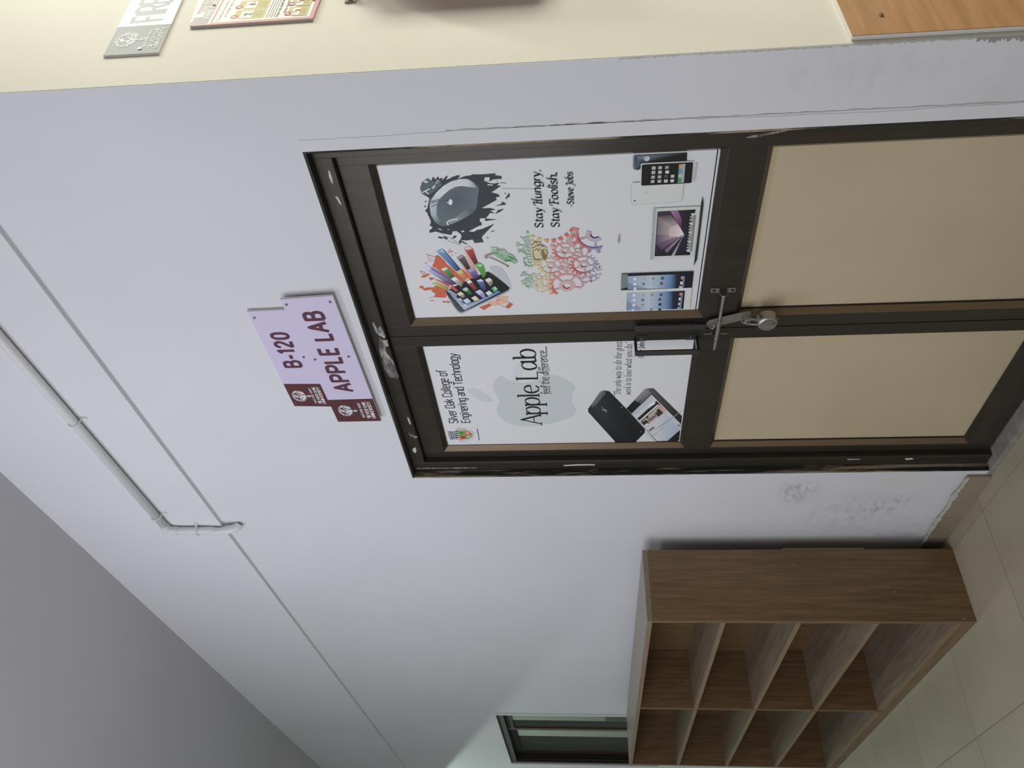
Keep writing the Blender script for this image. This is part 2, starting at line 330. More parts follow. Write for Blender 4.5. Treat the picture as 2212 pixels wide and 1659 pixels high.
# floor: grout bed with tiles laid on it one by one
fl = tag(obj('floor', bx(-9, 4.4, -3.4, 6, -.06, -.004), GROUT), kind='structure')
TX, TY = .6045, .628
tm = bx(.0012, TX - .0012, .0012, TY - .0012, -.004, 0); tme = None
nm = bx(.0012, TX - .0012, .0012, .0662, -.004, 0); nme = None
for i in range(-8, 5):
    x = -.163 + i * TX
    for j in range(0, 4):
        if tme is None: o = obj('tile', tm, TILE, fl); tme = o.data
        else: o = bpy.data.objects.new('tile', tme); C.objects.link(o); o.parent = fl
        o.location = (x, -.0685 - (j + 1) * TY, 0)
    if x < 1.6:
        if nme is None: o = obj('tile', nm, TILE, fl); nme = o.data
        else: o = bpy.data.objects.new('tile', nme); C.objects.link(o); o.parent = fl
        o.location = (x, -.0685, 0)
obj('tile_field', bx(-9, -5.01, -3.4, 0, -.004, 0), TILE, fl)
# skirting
def skirting(name, x0, x1):
    e = tag(empty(name, (0, 0, 0)), kind='structure'); x = x1
    while x > x0 + .01:
        a = max(x0, x - .300); obj('skirting_tile', bx(a + .0006, x - .0006, -.0125, -.0008, .0002, .084, bev=.0015), SKIRT, e); x = a
    return e
sk = skirting('baseboard_back', -2.95, -.018); skirting('baseboard_right', 1.463, XC - .002)
top = [(-.018, .079)]; bot = []
x = -.018
while x > -.60:
    x -= .012; top.append((x, .094 + .003 * math.sin(x * 31) + random.uniform(-.0025, .0025))); bot.append((x, .081 + random.uniform(-.006, .003)))
obj('paint_drip', extrude_poly(B(), top + bot[::-1], -.0142, -.0128), mat('dried_distemper', (.56, .53, .48), .8), sk)
# door sill
si = tag(empty('trim_3', (0, 0, 0)), kind='structure')
obj('sill_slab', bx(.045, 1.459, -.006, .14, .0002, .0175, bev=.002), MARBLE, si); obj('sill_end_piece', bx(-.016, .044, -.004, .10, .0002, .0165, bev=.002), MARBLE, si)
# flaking reveal around the opening
rv = tag(empty('trim_4', (0, 0, 0)), kind='structure')
obj('reveal_side', bx(DX0 + .0002, DX0 + .0065, .0006, .0275, .018, DZ - .007), REVEAL, rv)
obj('reveal_head', bx(DX0 + .0002, DX1 - .0005, .0006, .0275, DZ - .0065, DZ - .0003), REVEALH, rv)
obj('reveal_side', bx(DX1 - .006, DX1 - .0003, .0006, .0275, .018, DZ - .007), REVEAL, rv)

def rough_band(edge, wid, up, n=60, j=.006, seed=1):
    rn = random.Random(seed); a = []; b = []
    for i in range(n + 1):
        t = i / n; p = (edge[0][0] + (edge[1][0] - edge[0][0]) * t, edge[0][1] + (edge[1][1] - edge[0][1]) * t)
        a.append(p); w_ = wid * (1 + .10 * math.sin(t * 9 + seed)) + rn.uniform(-j, j); b.append((p[0] + up[0] * w_, p[1] + up[1] * w_))
    return extrude_poly(B(), a + b[::-1], -.0012, -.0002)
PATCH = plaster('fresh_plaster', (.76, .755, .765), (.70, .695, .70), None, .6)
obj('plaster_patch', rough_band([(1.4625, .25), (1.4625, 2.10)], .034, (1, 0), 70, .0014, 2), PATCH, rv)
obj('dirt_line', rough_band([(1.4985, .25), (1.4985, 1.75)], .0022, (1, 0), 90, .0016, 9), mat('grimy_paint', (.50, .475, .445), .8), rv)
obj('worn_edge', rough_band([(XC - .0012, .30), (XC - .0012, 1.36)], .0022, (-1, 0), 240, .0024, 5), mat('worn_plaster', (.52, .485, .44), .9), rv)
o_ = obj('worn_edge', rough_band([(XC - .0012, .30), (XC - .0012, .64)], .0085, (-1, 0), 90, .0055, 3), mat('worn_plaster_dark', (.33, .295, .26), .9), rv); o_.location = (0, -.0012, 0)
# ------------------------------------------------------------------ door frame and leaves
FI0, FI1, FIZ = .0665, 1.4208, 2.046                       # inner edges of the outer frame
fr = tag(empty('trim_5', (0, 0, 0)), kind='structure')
obj('frame_jamb', bx(DX0 + .007, FI0, .028, .125, .0178, DZ - .008, bev=.0012), BRONZE, fr); obj('frame_jamb', bx(FI1, DX1 - .007, .028, .125, .0178, DZ - .008, bev=.0012), BRONZE, fr)
obj('frame_head', bx(FI0 + .0003, FI1 - .0003, .028, .125, FIZ, DZ - .008, bev=.0012), BRONZE, fr)
def smear(pts, y, parent, M=SMEAR, t=.0006): return obj('paint_smear', extrude_poly(B(), pts, y - t, y), M, parent)
S3 = []
for pts in ([(1.3881,2.0617),(1.3823,2.0585),(1.3597,2.0589),(1.3446,2.0613),(1.3505,2.0637),(1.3677,2.0656)],[(1.3078,2.0661),(1.3054,2.0593),(1.2913,2.0564),(1.2772,2.0559),(1.2835,2.0601),(1.2977,2.0630)],
            [(.7717,2.0669),(.7600,2.0616),(.7567,2.0525),(.7592,2.0441),(.7301,2.0462),(.7274,2.0527),(.7305,2.0570),(.7038,2.0596),(.6825,2.0540),(.6545,2.0456),(.6138,2.0455),(.5817,2.0436),(.5658,2.0530),(.5759,2.0614),(.5764,2.0758),(.6024,2.0807),(.6184,2.0836),(.6498,2.0831),(.6805,2.0806),(.7047,2.0804),(.7284,2.0763)],
            [(.8314,2.0752),(.8421,2.0690),(.8227,2.0675),(.8085,2.0629),(.8221,2.0541),(.8080,2.0495),(.7766,2.0464),(.7654,2.0526),(.7743,2.0586),(.7804,2.0670),(.7977,2.0730)],
            [(.3571,2.0584),(.3495,2.0532),(.3159,2.0527),(.3122,2.0567),(.3385,2.0585)],[(.2783,2.0698),(.2666,2.0674),(.2469,2.0608),(.2643,2.0554),(.2448,2.0566),(.2405,2.0426),(.2338,2.0427),(.2317,2.0510),(.2250,2.0545),(.2350,2.0573),(.2392,2.0668),(.2550,2.0707)],
            [(.1590,2.0757),(.1710,2.0631),(.1504,2.0621),(.1339,2.0673),(.1383,2.0759)],[(.0295,2.0836),(.0320,2.0639),(.0306,1.9729),(.0291,1.8776),(.0301,1.8489),(.0249,1.8495),(.0245,1.9020),(.0248,2.0218),(.0246,2.0821)],
            [(.0375,1.5287),(.0419,1.4737),(.0403,1.4112),(.0331,1.4128),(.0332,1.4739),(.0302,1.5250)],
            [(1.4223,1.0627),(1.4275,1.0499),(1.4324,1.0196),(1.4350,.9918),(1.4379,.9713),(1.4372,.9586),(1.4346,.9707),(1.4282,1.0048),(1.4223,1.0321),(1.4210,1.0547)],
            [(.0513,.5112),(.0502,.4664),(.0468,.4655),(.0462,.5077)],[(.0502,.3116),(.0520,.2857),(.0435,.2788),(.0392,.3040)]):
    smear(pts, .0278, fr, STREAK if len(pts) > 8 else SMEAR)
LY = .050                                                  # face of the leaves
def bead(e, x0, x1, z0, z1, w=.015, d=.015, y=LY):
    ox = [(x0, z0), (x1, z0), (x1, z1), (x0, z1)]; ix = [(x0 + w, z0 + w), (x1 - w, z0 + w), (x1 - w, z1 - w), (x0 + w, z1 - w)]
    for i in range(4):
        j = (i + 1) % 4; bm = B()
        a, b = [bm.verts.new((p[0], y, p[1])) for p in (ox[i], ox[j])]; c, g = [bm.verts.new((p[0], y + d, p[1])) for p in (ix[j], ix[i])]
        c2, g2 = [bm.verts.new((p[0], y + d + .0035, p[1])) for p in (ix[j], ix[i])]; a2, b2 = [bm.verts.new((p[0], y + d + .0035, p[1])) for p in (ox[i], ox[j])]
        for f in ((a, b, c, g), (g, c, c2, g2), (g2, c2, b2, a2), (a, a2, b2, b), (a, g, g2, a2), (b, b2, c2, c)): bm.faces.new(f)
        obj('glazing_bead', bm, BEAD_LIT if i == 3 else BRONZE, e)
def leaf(name, x0, x1, s0, s1, zmid):
    "x0..x1 leaf, s0..s1 between the stiles"
    e = tag(empty(name, (x0, LY, .022)), kind='structure')
    def part(n, bm, M, par=None):
        o = obj(n, bm, M, par or e)
        if par is None: o.location = (-x0, -LY, -.022)
        return o
    Z0, Z1, ZT = .022, 2.044, 1.968
    part('stile', bx(x0, s0, LY, .092, Z0, Z1, bev=.0008), BRONZE); part('stile', bx(s1, x1, LY, .092, Z0, Z1, bev=.0008), BRONZE)
    part('top_rail', bx(s0 + .0003, s1 - .0003, LY + .0004, .092, ZT, Z1, bev=.0008), BRONZE)
    part('lock_rail', bx(s0 + .0003, s1 - .0003, LY + .0004, .092, 1.000, zmid, bev=.0008), BRONZE)
    part('bottom_rail', bx(s0 + .0003, s1 - .0003, LY + .0004, .092, Z0, .108, bev=.0008), BRONZE)
    return e, part
class Shift:                                               # beads are parts of the leaf too
    pass
dr, pR = leaf('door_1', .7468, 1.4200, .793, 1.381, 1.092)
dl, pL = leaf('door_2', .0672, .7460, .1065, .6975, 1.090)
def beads_for(e, off, *a):
    n0 = set(o.name for o in e.children); bead(e, *a)
    for o in e.children:
        if o.name not in n0: o.location = off
for e, off, s0, s1, zm in ((dr, (-.7468, -LY, -.022), .793, 1.381, 1.092), (dl, (-.0672, -LY, -.022), .1065, .6975, 1.090)):
    beads_for(e, off, s0, s1, zm, 1.968); beads_for(e, off, s0, s1, .108, 1.000)
for pp, s0, s1 in ((pR, .793, 1.381), (pL, .1065, .6975)):
    pp('glass_pane', bx(s0 + .004, s1 - .004, .0725, .0775, 1.096, 1.964), GLASSD)
    pn = pp('door_panel', bx(s0 + .006, s1 - .006, .0698, .079, .113, .996), PANEL)
    pn.location = pn.location
    pp('edge_tape', bx(s0 + .0155, s1 - .0155, .0692, .0697, .970, .9845), TAPE)
    pp('panel_gasket', bx(s0 + .0152, s0 + .0190, .0665, .0697, .123, .984), DARK)
pL('meeting_strip', bx(.7245, .7459, .0478, .0499, .024, 2.042, bev=.0005), BRONZE)

def handle(pp, fx, gx, gy, z0, z1, wd=.022, fw=.026):
    "flat D pull: two feet on the stile, grip standing off"
    h = pp('pull_handle', bx(gx - wd / 2, gx + wd / 2, gy - .003, gy + .003, z0, z1, bev=.0015), HANDLE)
    for zz in (z0, z1):
        s = 1 if zz == z0 else -1
        a, b = sorted((zz, zz + s * .008)); obj('handle_arm', bx(gx - wd / 2, gx + wd / 2, gy + .0031, LY - .0042, a, b, bev=.001), HANDLE, h)
        a, b = sorted((zz + s * .001, zz + s * .036)); obj('handle_foot', bx(fx - fw / 2, fx + fw / 2, LY - .0040, LY - .0002, a, b, bev=.001), HANDLE, h)
        obj('screw_head', cyl(B(), (fx, LY - .0058, zz + s * .022), (fx, LY - .0041, zz + s * .022), .004, 10), STEEL2, h)
    return h
handle(pR, .772, .772, .032, 1.086, 1.293)
handle(pL, .712, .704, -.006, 1.100, 1.292, .021)
# tower bolt across the two lock rails
bt = pR('tower_bolt', cyl(B(), (.904, .031, 1.0485), (.682, .031, 1.0485), .0052, 14), STEEL)
obj('bolt_collar', cyl(B(), (.800, .031, 1.0485), (.722, .031, 1.0485), .0066, 14), STEEL, bt)
obj('bolt_tip', cyl(B(), (.697, .031, 1.0485), (.668, .031, 1.0485), .0042, 12, .0036), STEEL, bt)
def bracket(x, par):
    b = B(); box(b, x - .009, x + .009, .0482, .0497, 1.014, 1.038); box(b, x - .009, x + .009, .0482, .0497, 1.059, 1.083)
    tube(b, [(x, .048, 1.0375), (x, .034, 1.0385), (x, .0255, 1.043), (x, .0235, 1.0485), (x, .0255, 1.054), (x, .034, 1.0585), (x, .048, 1.0595)], .0018, 6)
    o = obj('bolt_bracket', b, STEEL2, par)
    for zz in (1.022, 1.074): obj('screw_head', cyl(B(), (x, .0465, zz), (x, .0481, zz), .0042, 10), DARK, par)
    return o
bracket(.905, bt); bracket(.728, bt)
# hasp arm hanging from the bolt
bm = B(); extrude_poly(bm, [(.768, 1.080), (.782, 1.083), (.794, 1.076), (.806, 1.040), (.822, .990), (.826, .962), (.798, .955), (.788, .985), (.772, 1.035), (.762, 1.070)], .0375, .0400)
obj('hasp_arm', bm, STEEL2, bt)
obj('hasp_eye', tube(B(), [(.772, .036, 1.076), (.766, .030, 1.071), (.769, .026, 1.064), (.776, .030, 1.060), (.780, .036, 1.064)], .0016, 6), STEEL, bt)
obj('staple', tube(B(), [(.800, .0372, .985), (.800, .020, .984), (.801, .014, .978), (.802, .014, .970), (.803, .020, .964), (.803, .0372, .963)], .0026, 8), STEEL, bt)
# padlock hanging in the staple
pk = tag(empty('padlock', (.812, .012, .918)), 'round steel padlock hanging from the bolt between the two door leaves', 'padlock')
def at(o, p=(-.812, -.012, -.918)): o.location = p; return o
bm = B(); prof = [(0, .0265), (.002, .0290), (.026, .0290), (.030, .0262), (.032, .0225)]
ring = []
for d, r in prof: ring.append([bm.verts.new((.812 + r * math.cos(t), .028 - d, .918 + r * math.sin(t))) for t in [2 * math.pi * i / 36 for i in range(36)]])
for u, v in zip(ring, ring[1:]):
    for k in range(36): bm.faces.new((u[k], u[(k + 1) % 36], v[(k + 1) % 36], v[k]))
bm.faces.new(ring[0]); bm.faces.new(ring[-1])
at(obj('lock_body', bm, STEEL, pk))
at(obj('face_ring', tube(B(), [(.812 + .019 * math.cos(t), -.0042, .918 + .019 * math.sin(t)) for t in [2 * math.pi * i / 24 for i in range(25)]], .0008, 6), STEEL2, pk))
at(obj('keyhole_cover', bx(.809, .817, -.0056, -.0040, .896, .910, bev=.0006), STEEL2, pk))
at(obj('shackle', tube(B(), [(.795, .014, .940)] + [(.805 - .010 * math.cos(t), .0165, .962 + .016 * math.sin(t)) for t in [math.pi * i / 8 for i in range(9)]] + [(.815, .014, .940)], .0030, 8), STEEL, pk))
for xx in (.806, .820): at(obj('rivet', cyl(B(), (xx, .01, .8905), (xx, .01, .8865), .003, 8), STEEL2, pk))

# ------------------------------------------------------------------ posters behind the upper openings
PK = 1 / .62
def PP(u, v, l): return (u, .0686 - .00004 * l, v)
def poster(name, x0, x1, z0, z1, label):
    e = tag(empty(name, (x0, .069, z0)), label, 'poster', 'printed posters on the door glass')
    def put(o): o.location = (-x0, -.069, -z0); return o
    put(obj('poster_sheet', bx(x0, x1, .0687, .0698, z0, z1), PAPER, e)); return e, put
pr_, putR = poster('poster', .8085, 1.3655, 1.1155, 1.9528, 'white poster of gear artwork and gadgets on the wider door leaf')
pl_, putL = poster('poster', .1222, .6820, 1.1058, 1.9528, 'white poster with a pale fruit emblem on the narrower door leaf')
putR(obj('lower_edge', bx(.8085, 1.3655, .0692, .0698, 1.1075, 1.1125), PAPER, pr_))
Q = Print(PP, PK)
def dz(p): return abs(p[0][1] - p[1][1])
def shape(pts, n=4): return smooth_pts(pts, n, True)
def fruit(pr, pts, c): pr.poly(shape(pts, 4), c)
# --- splintered dark picture with a glossy pebble shape
M_ = lambda p: p
blot = [(1.3087,1.8465),(1.3195,1.8304),(1.3074,1.8234),(1.3233,1.8157),(1.3145,1.8106),(1.3233,1.8028),(1.3155,1.8002),(1.3189,1.7920),(1.3105,1.7945),(1.3237,1.7810),(1.3227,1.7773),(1.3115,1.7841),(1.3155,1.7732),(1.3199,1.7674),(1.3210,1.7609),(1.3238,1.7554),(1.3232,1.7452),(1.3130,1.7543),(1.3203,1.7341),(1.3218,1.7199),(1.3246,1.7145),(1.3231,1.6867),(1.3242,1.6662),(1.3244,1.6548),(1.3193,1.6591),(1.3152,1.6418),(1.3068,1.6425),(1.3064,1.6630),(1.3008,1.6738),(1.2998,1.6841),(1.2945,1.6719),(1.2948,1.6488),(1.2874,1.6572),(1.2860,1.6458),(1.2661,1.6722),(1.2605,1.6572),(1.2522,1.6515),(1.2496,1.6635),(1.2414,1.6617),(1.2166,1.7038),(1.2163,1.6826),(1.2105,1.6673),(1.2063,1.6823),(1.1990,1.6711),(1.1958,1.6728),(1.1981,1.6845),(1.1818,1.6969),(1.1768,1.6653),(1.1734,1.6979),(1.1722,1.7088),(1.1602,1.7101),(1.1424,1.7366),(1.1395,1.7479),(1.1464,1.7117),(1.1636,1.6747),(1.1470,1.6899),(1.1183,1.7148),(1.1002,1.7113),(1.0979,1.7365),(1.1107,1.7405),(1.1080,1.7574),(1.1106,1.7750),(1.1247,1.7690),(1.1318,1.7708),(1.1429,1.7803),(1.1417,1.7914),(1.1296,1.7959),(1.1361,1.8197),(1.1441,1.8377),(1.1397,1.8549),(1.1502,1.8532),(1.1534,1.8472),(1.1601,1.8434),(1.1657,1.8506),(1.1775,1.8446),(1.2084,1.8490),(1.2154,1.8545),(1.2250,1.8462),(1.2444,1.8403),(1.2556,1.8358),(1.2641,1.8436),(1.2711,1.8530),(1.2887,1.8551),(1.2900,1.8497),(1.2958,1.8396),(1.3026,1.8488)]
Q.poly(blot, '33383b')
Q.poly([(1.3087,1.8465),(1.3195,1.8304),(1.3071,1.8170),(1.3155,1.8002),(1.2966,1.7966),(1.2787,1.8163),(1.2669,1.8353),(1.2711,1.8530),(1.2887,1.8551)], '4f5a5d')
Q.poly([(1.3102,1.8449),(1.3128,1.8367),(1.3078,1.8298),(1.3034,1.8357)], 'a5a8a8'); Q.poly([(1.2773,1.8506),(1.2874,1.8306),(1.2850,1.8297),(1.2784,1.8412),(1.2692,1.8336),(1.2686,1.8363),(1.2778,1.8446),(1.2726,1.8514)], 'b5b8b8')
Q.poly([(1.2887,1.8252),(1.2976,1.8159),(1.2944,1.8138),(1.2853,1.8205)], 'a5a8a8'); Q.poly([(1.3143,1.8068),(1.3093,1.8011),(1.3018,1.8062),(1.2976,1.8159)], '77878a')
body = [(1.2491,1.8356),(1.2723,1.8173),(1.2948,1.7930),(1.3076,1.7705),(1.3126,1.7479),(1.3116,1.7289),(1.2983,1.7138),(1.2805,1.7043),(1.2537,1.7100),(1.2165,1.7183),(1.1974,1.7366),(1.1786,1.7659),(1.1662,1.7934),(1.1622,1.8157),(1.1752,1.8328),(1.2012,1.8408),(1.2280,1.8404)]
bs = shape(body, 4)
Q.fade(bs, [(1.2533,1.7625)][0], '4a5356', '59666a')
lo = [(1.2474,1.8345),(1.2723,1.8160),(1.2933,1.7933),(1.3061,1.7707),(1.3118,1.7480),(1.3108,1.7290),(1.2976,1.7139)]; li = [(1.2526,1.8099),(1.2649,1.7975),(1.2799,1.7796),(1.2885,1.7628),(1.2907,1.7470),(1.2868,1.7320),(1.2825,1.7105)]
Q.strip(lo, li, ['9da6a6', 'abaeae', 'a9adac', 'a4a7a6', 'a9abaa', 'a4a6a5', '838a8b'])
Q.strip([(1.2442,1.8357),(1.2279,1.8397),(1.2012,1.8408),(1.1769,1.8325),(1.1640,1.8168)], [(1.2495,1.8130),(1.2270,1.8219),(1.2004,1.8261),(1.1831,1.8207),(1.1742,1.8139)], ['8b9698', '97a2a3', '8e999a', '66757a', '4d565b'])
Q.strip([(1.1752,1.8002),(1.1894,1.7766),(1.2131,1.7480),(1.2167,1.7223)], [(1.1680,1.7931),(1.1803,1.7657),(1.1976,1.7393),(1.2134,1.7214)], ['7d8687', '77807e', '626a69', '4a5050'])
for s_ in ([(1.2416,1.8341),(1.2473,1.8028),(1.2478,1.7658)], [(1.2277,1.8351),(1.2441,1.8033),(1.2465,1.7871)]): Q.line(s_, .0022, '4a5356')
Q.line(smooth_pts([(1.1640,1.7991),(1.1736,1.8018),(1.1816,1.7912),(1.1840,1.7719)], 4), .003, 'b4b8b8')
for q in ([(1.3138,1.6852),(1.3131,1.6725),(1.3016,1.6750),(1.3023,1.6877)], [(1.2926,1.6810),(1.2908,1.6671),(1.2877,1.6674),(1.2890,1.6802)], [(1.1997,1.6843),(1.1982,1.6712),(1.1857,1.6745),(1.1873,1.6883)], [(1.1834,1.7115),(1.1827,1.6982),(1.1701,1.7009),(1.1716,1.7142)],
          [(1.1404,1.7478),(1.1588,1.7157),(1.1569,1.7125),(1.1501,1.7153),(1.1379,1.7344)], [(1.1423,1.7681),(1.1446,1.7623),(1.1418,1.7586),(1.1369,1.7660)], [(1.1511,1.8037),(1.1510,1.8003),(1.1483,1.8007),(1.1480,1.8042)], [(1.1551,1.8291),(1.1502,1.8189),(1.1481,1.8206),(1.1524,1.8295)],
          [(1.2991,1.6714),(1.3048,1.6478),(1.3024,1.6468),(1.2985,1.6599),(1.2938,1.6591),(1.2943,1.6680)], [(1.2677,1.6721),(1.2806,1.6475),(1.2709,1.6433),(1.2600,1.6469),(1.2637,1.6569)]): Q.poly(q, 'acadac')
for q in ([(1.1270,1.8328),(1.1237,1.8202),(1.1175,1.8225),(1.1208,1.8345)], [(1.1281,1.8188),(1.1231,1.8079),(1.1133,1.8093),(1.1182,1.8189)], [(1.1275,1.7893),(1.1262,1.7812),(1.1176,1.7879),(1.1189,1.7967)], [(1.1108,1.7778),(1.1095,1.7710),(1.0979,1.7740),(1.0992,1.7807)], [(1.1086,1.7712),(1.0971,1.7574),(1.0936,1.7592),(1.1033,1.7719)],
          [(1.2622,1.6286),(1.2556,1.6259),(1.2493,1.6284),(1.2419,1.6394),(1.2482,1.6376)], [(1.2357,1.6465),(1.2271,1.6381),(1.2241,1.6423),(1.2222,1.6688),(1.2279,1.6525)], [(1.2118,1.6447),(1.2032,1.6548),(1.1956,1.6701),(1.2086,1.6622)], [(1.2628,1.6401),(1.2625,1.6350),(1.2579,1.6380)], [(1.1397,1.6825),(1.1385,1.6758),(1.1339,1.6899)],
          [(1.2962,1.6461),(1.2938,1.6316),(1.2924,1.6336),(1.2944,1.6475)], [(1.3009,1.6610),(1.3020,1.6532),(1.2998,1.6547)], [(1.1178,1.7039),(1.1155,1.6945),(1.1131,1.6989)], [(1.1121,1.7334),(1.1149,1.7180),(1.1002,1.7106),(1.0979,1.7365)],
          [(1.2482,1.8490),(1.2479,1.8444),(1.2447,1.8456),(1.2441,1.8503)], [(1.2320,1.8537),(1.2325,1.8476),(1.2285,1.8496),(1.2287,1.8549)], [(1.2067,1.8486),(1.2065,1.8453),(1.1998,1.8470),(1.2008,1.8496)], [(1.1912,1.8451),(1.1911,1.8417),(1.1868,1.8417),(1.1870,1.8451)]): Q.poly(q, '3b4043')
Q.line([(1.1106,1.8097),(1.0926,1.7761)], .0012, '63686a'); Q.line([(1.1229,1.8051),(1.1020,1.7831)], .0012, '63686a'); Q.line([(1.2773,1.6453),(1.2709,1.5545)], .0012, '858686')
fruit(Q, [(1.2433,1.7876),(1.2511,1.7825),(1.2477,1.7784),(1.2411,1.7773),(1.2331,1.7811),(1.2317,1.7859),(1.2384,1.7889)], 'b2b5b6'); Q.disc([(1.2394,1.7914)][0], .0016, 'b2b5b6', 8)
putR(Q.done('pebble_picture', pr_))
# --- phone with app bars bursting out of it
O_ = 'b5532f'
for q in ([(1.0571,1.8519),(1.0595,1.8438),(1.0390,1.8298),(1.0234,1.8236),(1.0114,1.8139),(.9548,1.7810),(.9559,1.8043),(.9853,1.8379),(1.0097,1.8573),(1.0179,1.8675),(1.0328,1.8594)], [(1.0236,1.8264),(.9548,1.7810),(.9492,1.7905),(.9886,1.8258)], [(1.0062,1.7859),(.9821,1.7703),(.9676,1.7576),(.9620,1.7655),(.9746,1.7785)], [(.9467,1.8673),(.9250,1.8381),(.8921,1.8459),(.8929,1.8638),(.8959,1.8828),(.9081,1.8749),(.9231,1.8859),(.9269,1.8793),(.9239,1.9051),(.9304,1.9114),(.9358,1.8956),(.9349,1.8751)], [(.9429,1.9166),(.9424,1.9049),(.9322,1.9066),(.9338,1.9182)], [(.9787,1.9075),(.9914,1.8849),(.9862,1.8785),(.9752,1.8964)],
          [(.8780,1.8600),(.8753,1.8469),(.8701,1.8492),(.8738,1.8607)], [(.8838,1.8953),(.8812,1.8836),(.8792,1.8855),(.8813,1.8949)], [(.8815,1.8445),(.8706,1.8370),(.8689,1.8463)], [(.9756,1.8846),(.9727,1.8661),(.9624,1.8794)], [(.8476,1.7525),(.8573,1.7304),(.8788,1.6908),(.8623,1.6999),(.8504,1.7191),(.8341,1.7404),(.8431,1.7485)], [(.8606,1.6627),(.8537,1.6513),(.8361,1.6648),(.8462,1.6744)]): Q.poly(q, O_)
for q in ([(.8901,1.7090),(.8878,1.6589),(.8756,1.6658),(.8769,1.6955)], [(.8656,1.7265),(.8818,1.6653),(.8610,1.6701),(.8498,1.7071)]): Q.poly(q, 'c79a80')
for q in ([(.8809,1.6906),(.8559,1.6511),(.8372,1.6647),(.8601,1.6986)], [(1.0022,1.9055),(.9956,1.8900),(.9861,1.8974),(1.0022,1.9055)], [(1.0649,1.8783),(1.0535,1.8560)], [(1.0507,1.8764),(1.0579,1.8695)], [(1.0664,1.8144),(1.0827,1.8065),(1.0737,1.8106),(1.0713,1.7997)], [(1.0341,1.8863),(1.0282,1.8816)]): Q.line(q + q[:1], .0016, 'b06a4c')
for q in ([(1.0655,1.7963),(1.0616,1.7912)], [(1.0586,1.8071),(1.0546,1.8006)], [(1.0376,1.8786),(1.0368,1.8616)], [(1.0488,1.8753),(1.0424,1.8607)], [(.8935,1.8982),(.8958,1.8813)]): Q.line(q, .0014, 'b98a70')
Q.poly(shape([(1.0023,1.7047),(1.0094,1.6911),(1.0007,1.6720),(.9768,1.6599),(.9488,1.6537),(.9183,1.6489),(.9207,1.6575),(.9497,1.6739)], 3), ['8d9698', '989fa0', '9aa0a1'])
Q.poly(shape([(.9149,1.8440),(.9210,1.8402),(.9585,1.7747),(.9884,1.7176),(.9877,1.7048),(.9600,1.6802),(.9288,1.6568),(.9166,1.6564),(.9066,1.6631),(.8679,1.7292),(.8259,1.8007),(.8242,1.8131),(.8355,1.8223),(.8727,1.8352)], 3), '85898a')
Q.poly(shape([(.9170,1.8430),(.9219,1.8385),(.9585,1.7747),(.9874,1.7178),(.9865,1.7064),(.9580,1.6803),(.9278,1.6576),(.9207,1.6575),(.9128,1.6641),(.8732,1.7301),(.8324,1.8014),(.8318,1.8121),(.8442,1.8211),(.8789,1.8328)], 3), '1d1e1f')
Q.poly([(.9066,1.8423),(.9123,1.8310),(.8409,1.7972),(.8305,1.8062),(.8375,1.8174)], ['2b2d2f', '2b2d2f', '34373a', '45494c'])
Q.poly([(.9061,1.8319),(.8949,1.8156),(.8644,1.7927),(.8716,1.7647),(.8908,1.7238),(.9141,1.6918),(.9085,1.6821),(.8377,1.7976)], ['8a95a8', '6d7a94', '5c7090', '6f8199', '5c6d92', '4e6a9d', '5a7bb0', '99a8b5'])
Q.poly([(.9102,1.8313),(.9538,1.7607),(.9737,1.7178),(.9508,1.6970),(.9141,1.6918),(.8908,1.7238),(.8716,1.7647),(.8665,1.7924),(.8949,1.8156)], '191a24')
def bar(pts, c0, c1, cap=None):
    n = len(pts); Q.poly(pts, [c0 if i < n / 2 else c1 for i in range(n)])
    if cap: Q.poly(cap[0], cap[1])
bar([(1.0808,1.7696),(1.0893,1.7560),(.9806,1.7401),(.9676,1.7576)], 'c79d94', 'a08078')
bar([(1.0485,1.7916),(1.0517,1.7798),(.9675,1.7547),(.9641,1.7667)], 'c6a28f', 'b45433')
bar([(1.0736,1.8458),(1.0838,1.8287),(1.0742,1.8217),(1.0034,1.7877),(.9963,1.8016)], '5a8aa6', '33447d', ([(1.0736,1.8458),(1.0838,1.8287),(1.0771,1.8241),(1.0668,1.8398)], '6d96ad')); Q.poly([(1.0838,1.8287),(1.0742,1.8217),(1.0034,1.7877),(1.0011,1.7923)], ['4a5f92', '44609c', '28315e', '2b3566'])
for q in ([(1.0773,1.8290)][0], [(1.0729,1.8318)][0], [(1.0698,1.8263)][0]): Q.disc(q, .0022, 'd0dbe4', 8)
bar([(1.0133,1.8928),(1.0226,1.8768),(1.0103,1.8702),(.9459,1.8056),(.9429,1.8295)], 'a298bd', '352a48', ([(1.0133,1.8928),(1.0226,1.8768),(1.0103,1.8709),(1.0014,1.8876)], 'aca5c4')); Q.poly([(1.0161,1.8707),(.9559,1.8043),(.9459,1.8056),(1.0065,1.8722)], ['8578a8', '54466e', '3a2f4e', '5b4f80'])
bar([(1.0071,1.8440),(1.0155,1.8262),(.9760,1.8095),(.9706,1.8204)], '5f9a5a', '1f5a26', ([(1.0070,1.8433),(1.0144,1.8278),(1.0071,1.8246),(.9990,1.8387)], 'a8c4a4'))
bar([(1.0485,1.7930),(1.0576,1.7783),(1.0493,1.7702),(1.0069,1.7593),(1.0000,1.7694)], '5a5656', '241f22', ([(1.0485,1.7923),(1.0569,1.7791),(1.0494,1.7730),(1.0426,1.7867)], '8f8686'))
bar([(1.0807,1.7676),(1.0902,1.7552),(1.0777,1.7435),(1.0268,1.7359),(1.0178,1.7458)], 'a8403f', '4a1f1c', ([(1.0808,1.7690),(1.0902,1.7559),(1.0796,1.7447),(1.0739,1.7587)], 'b0a09c'))
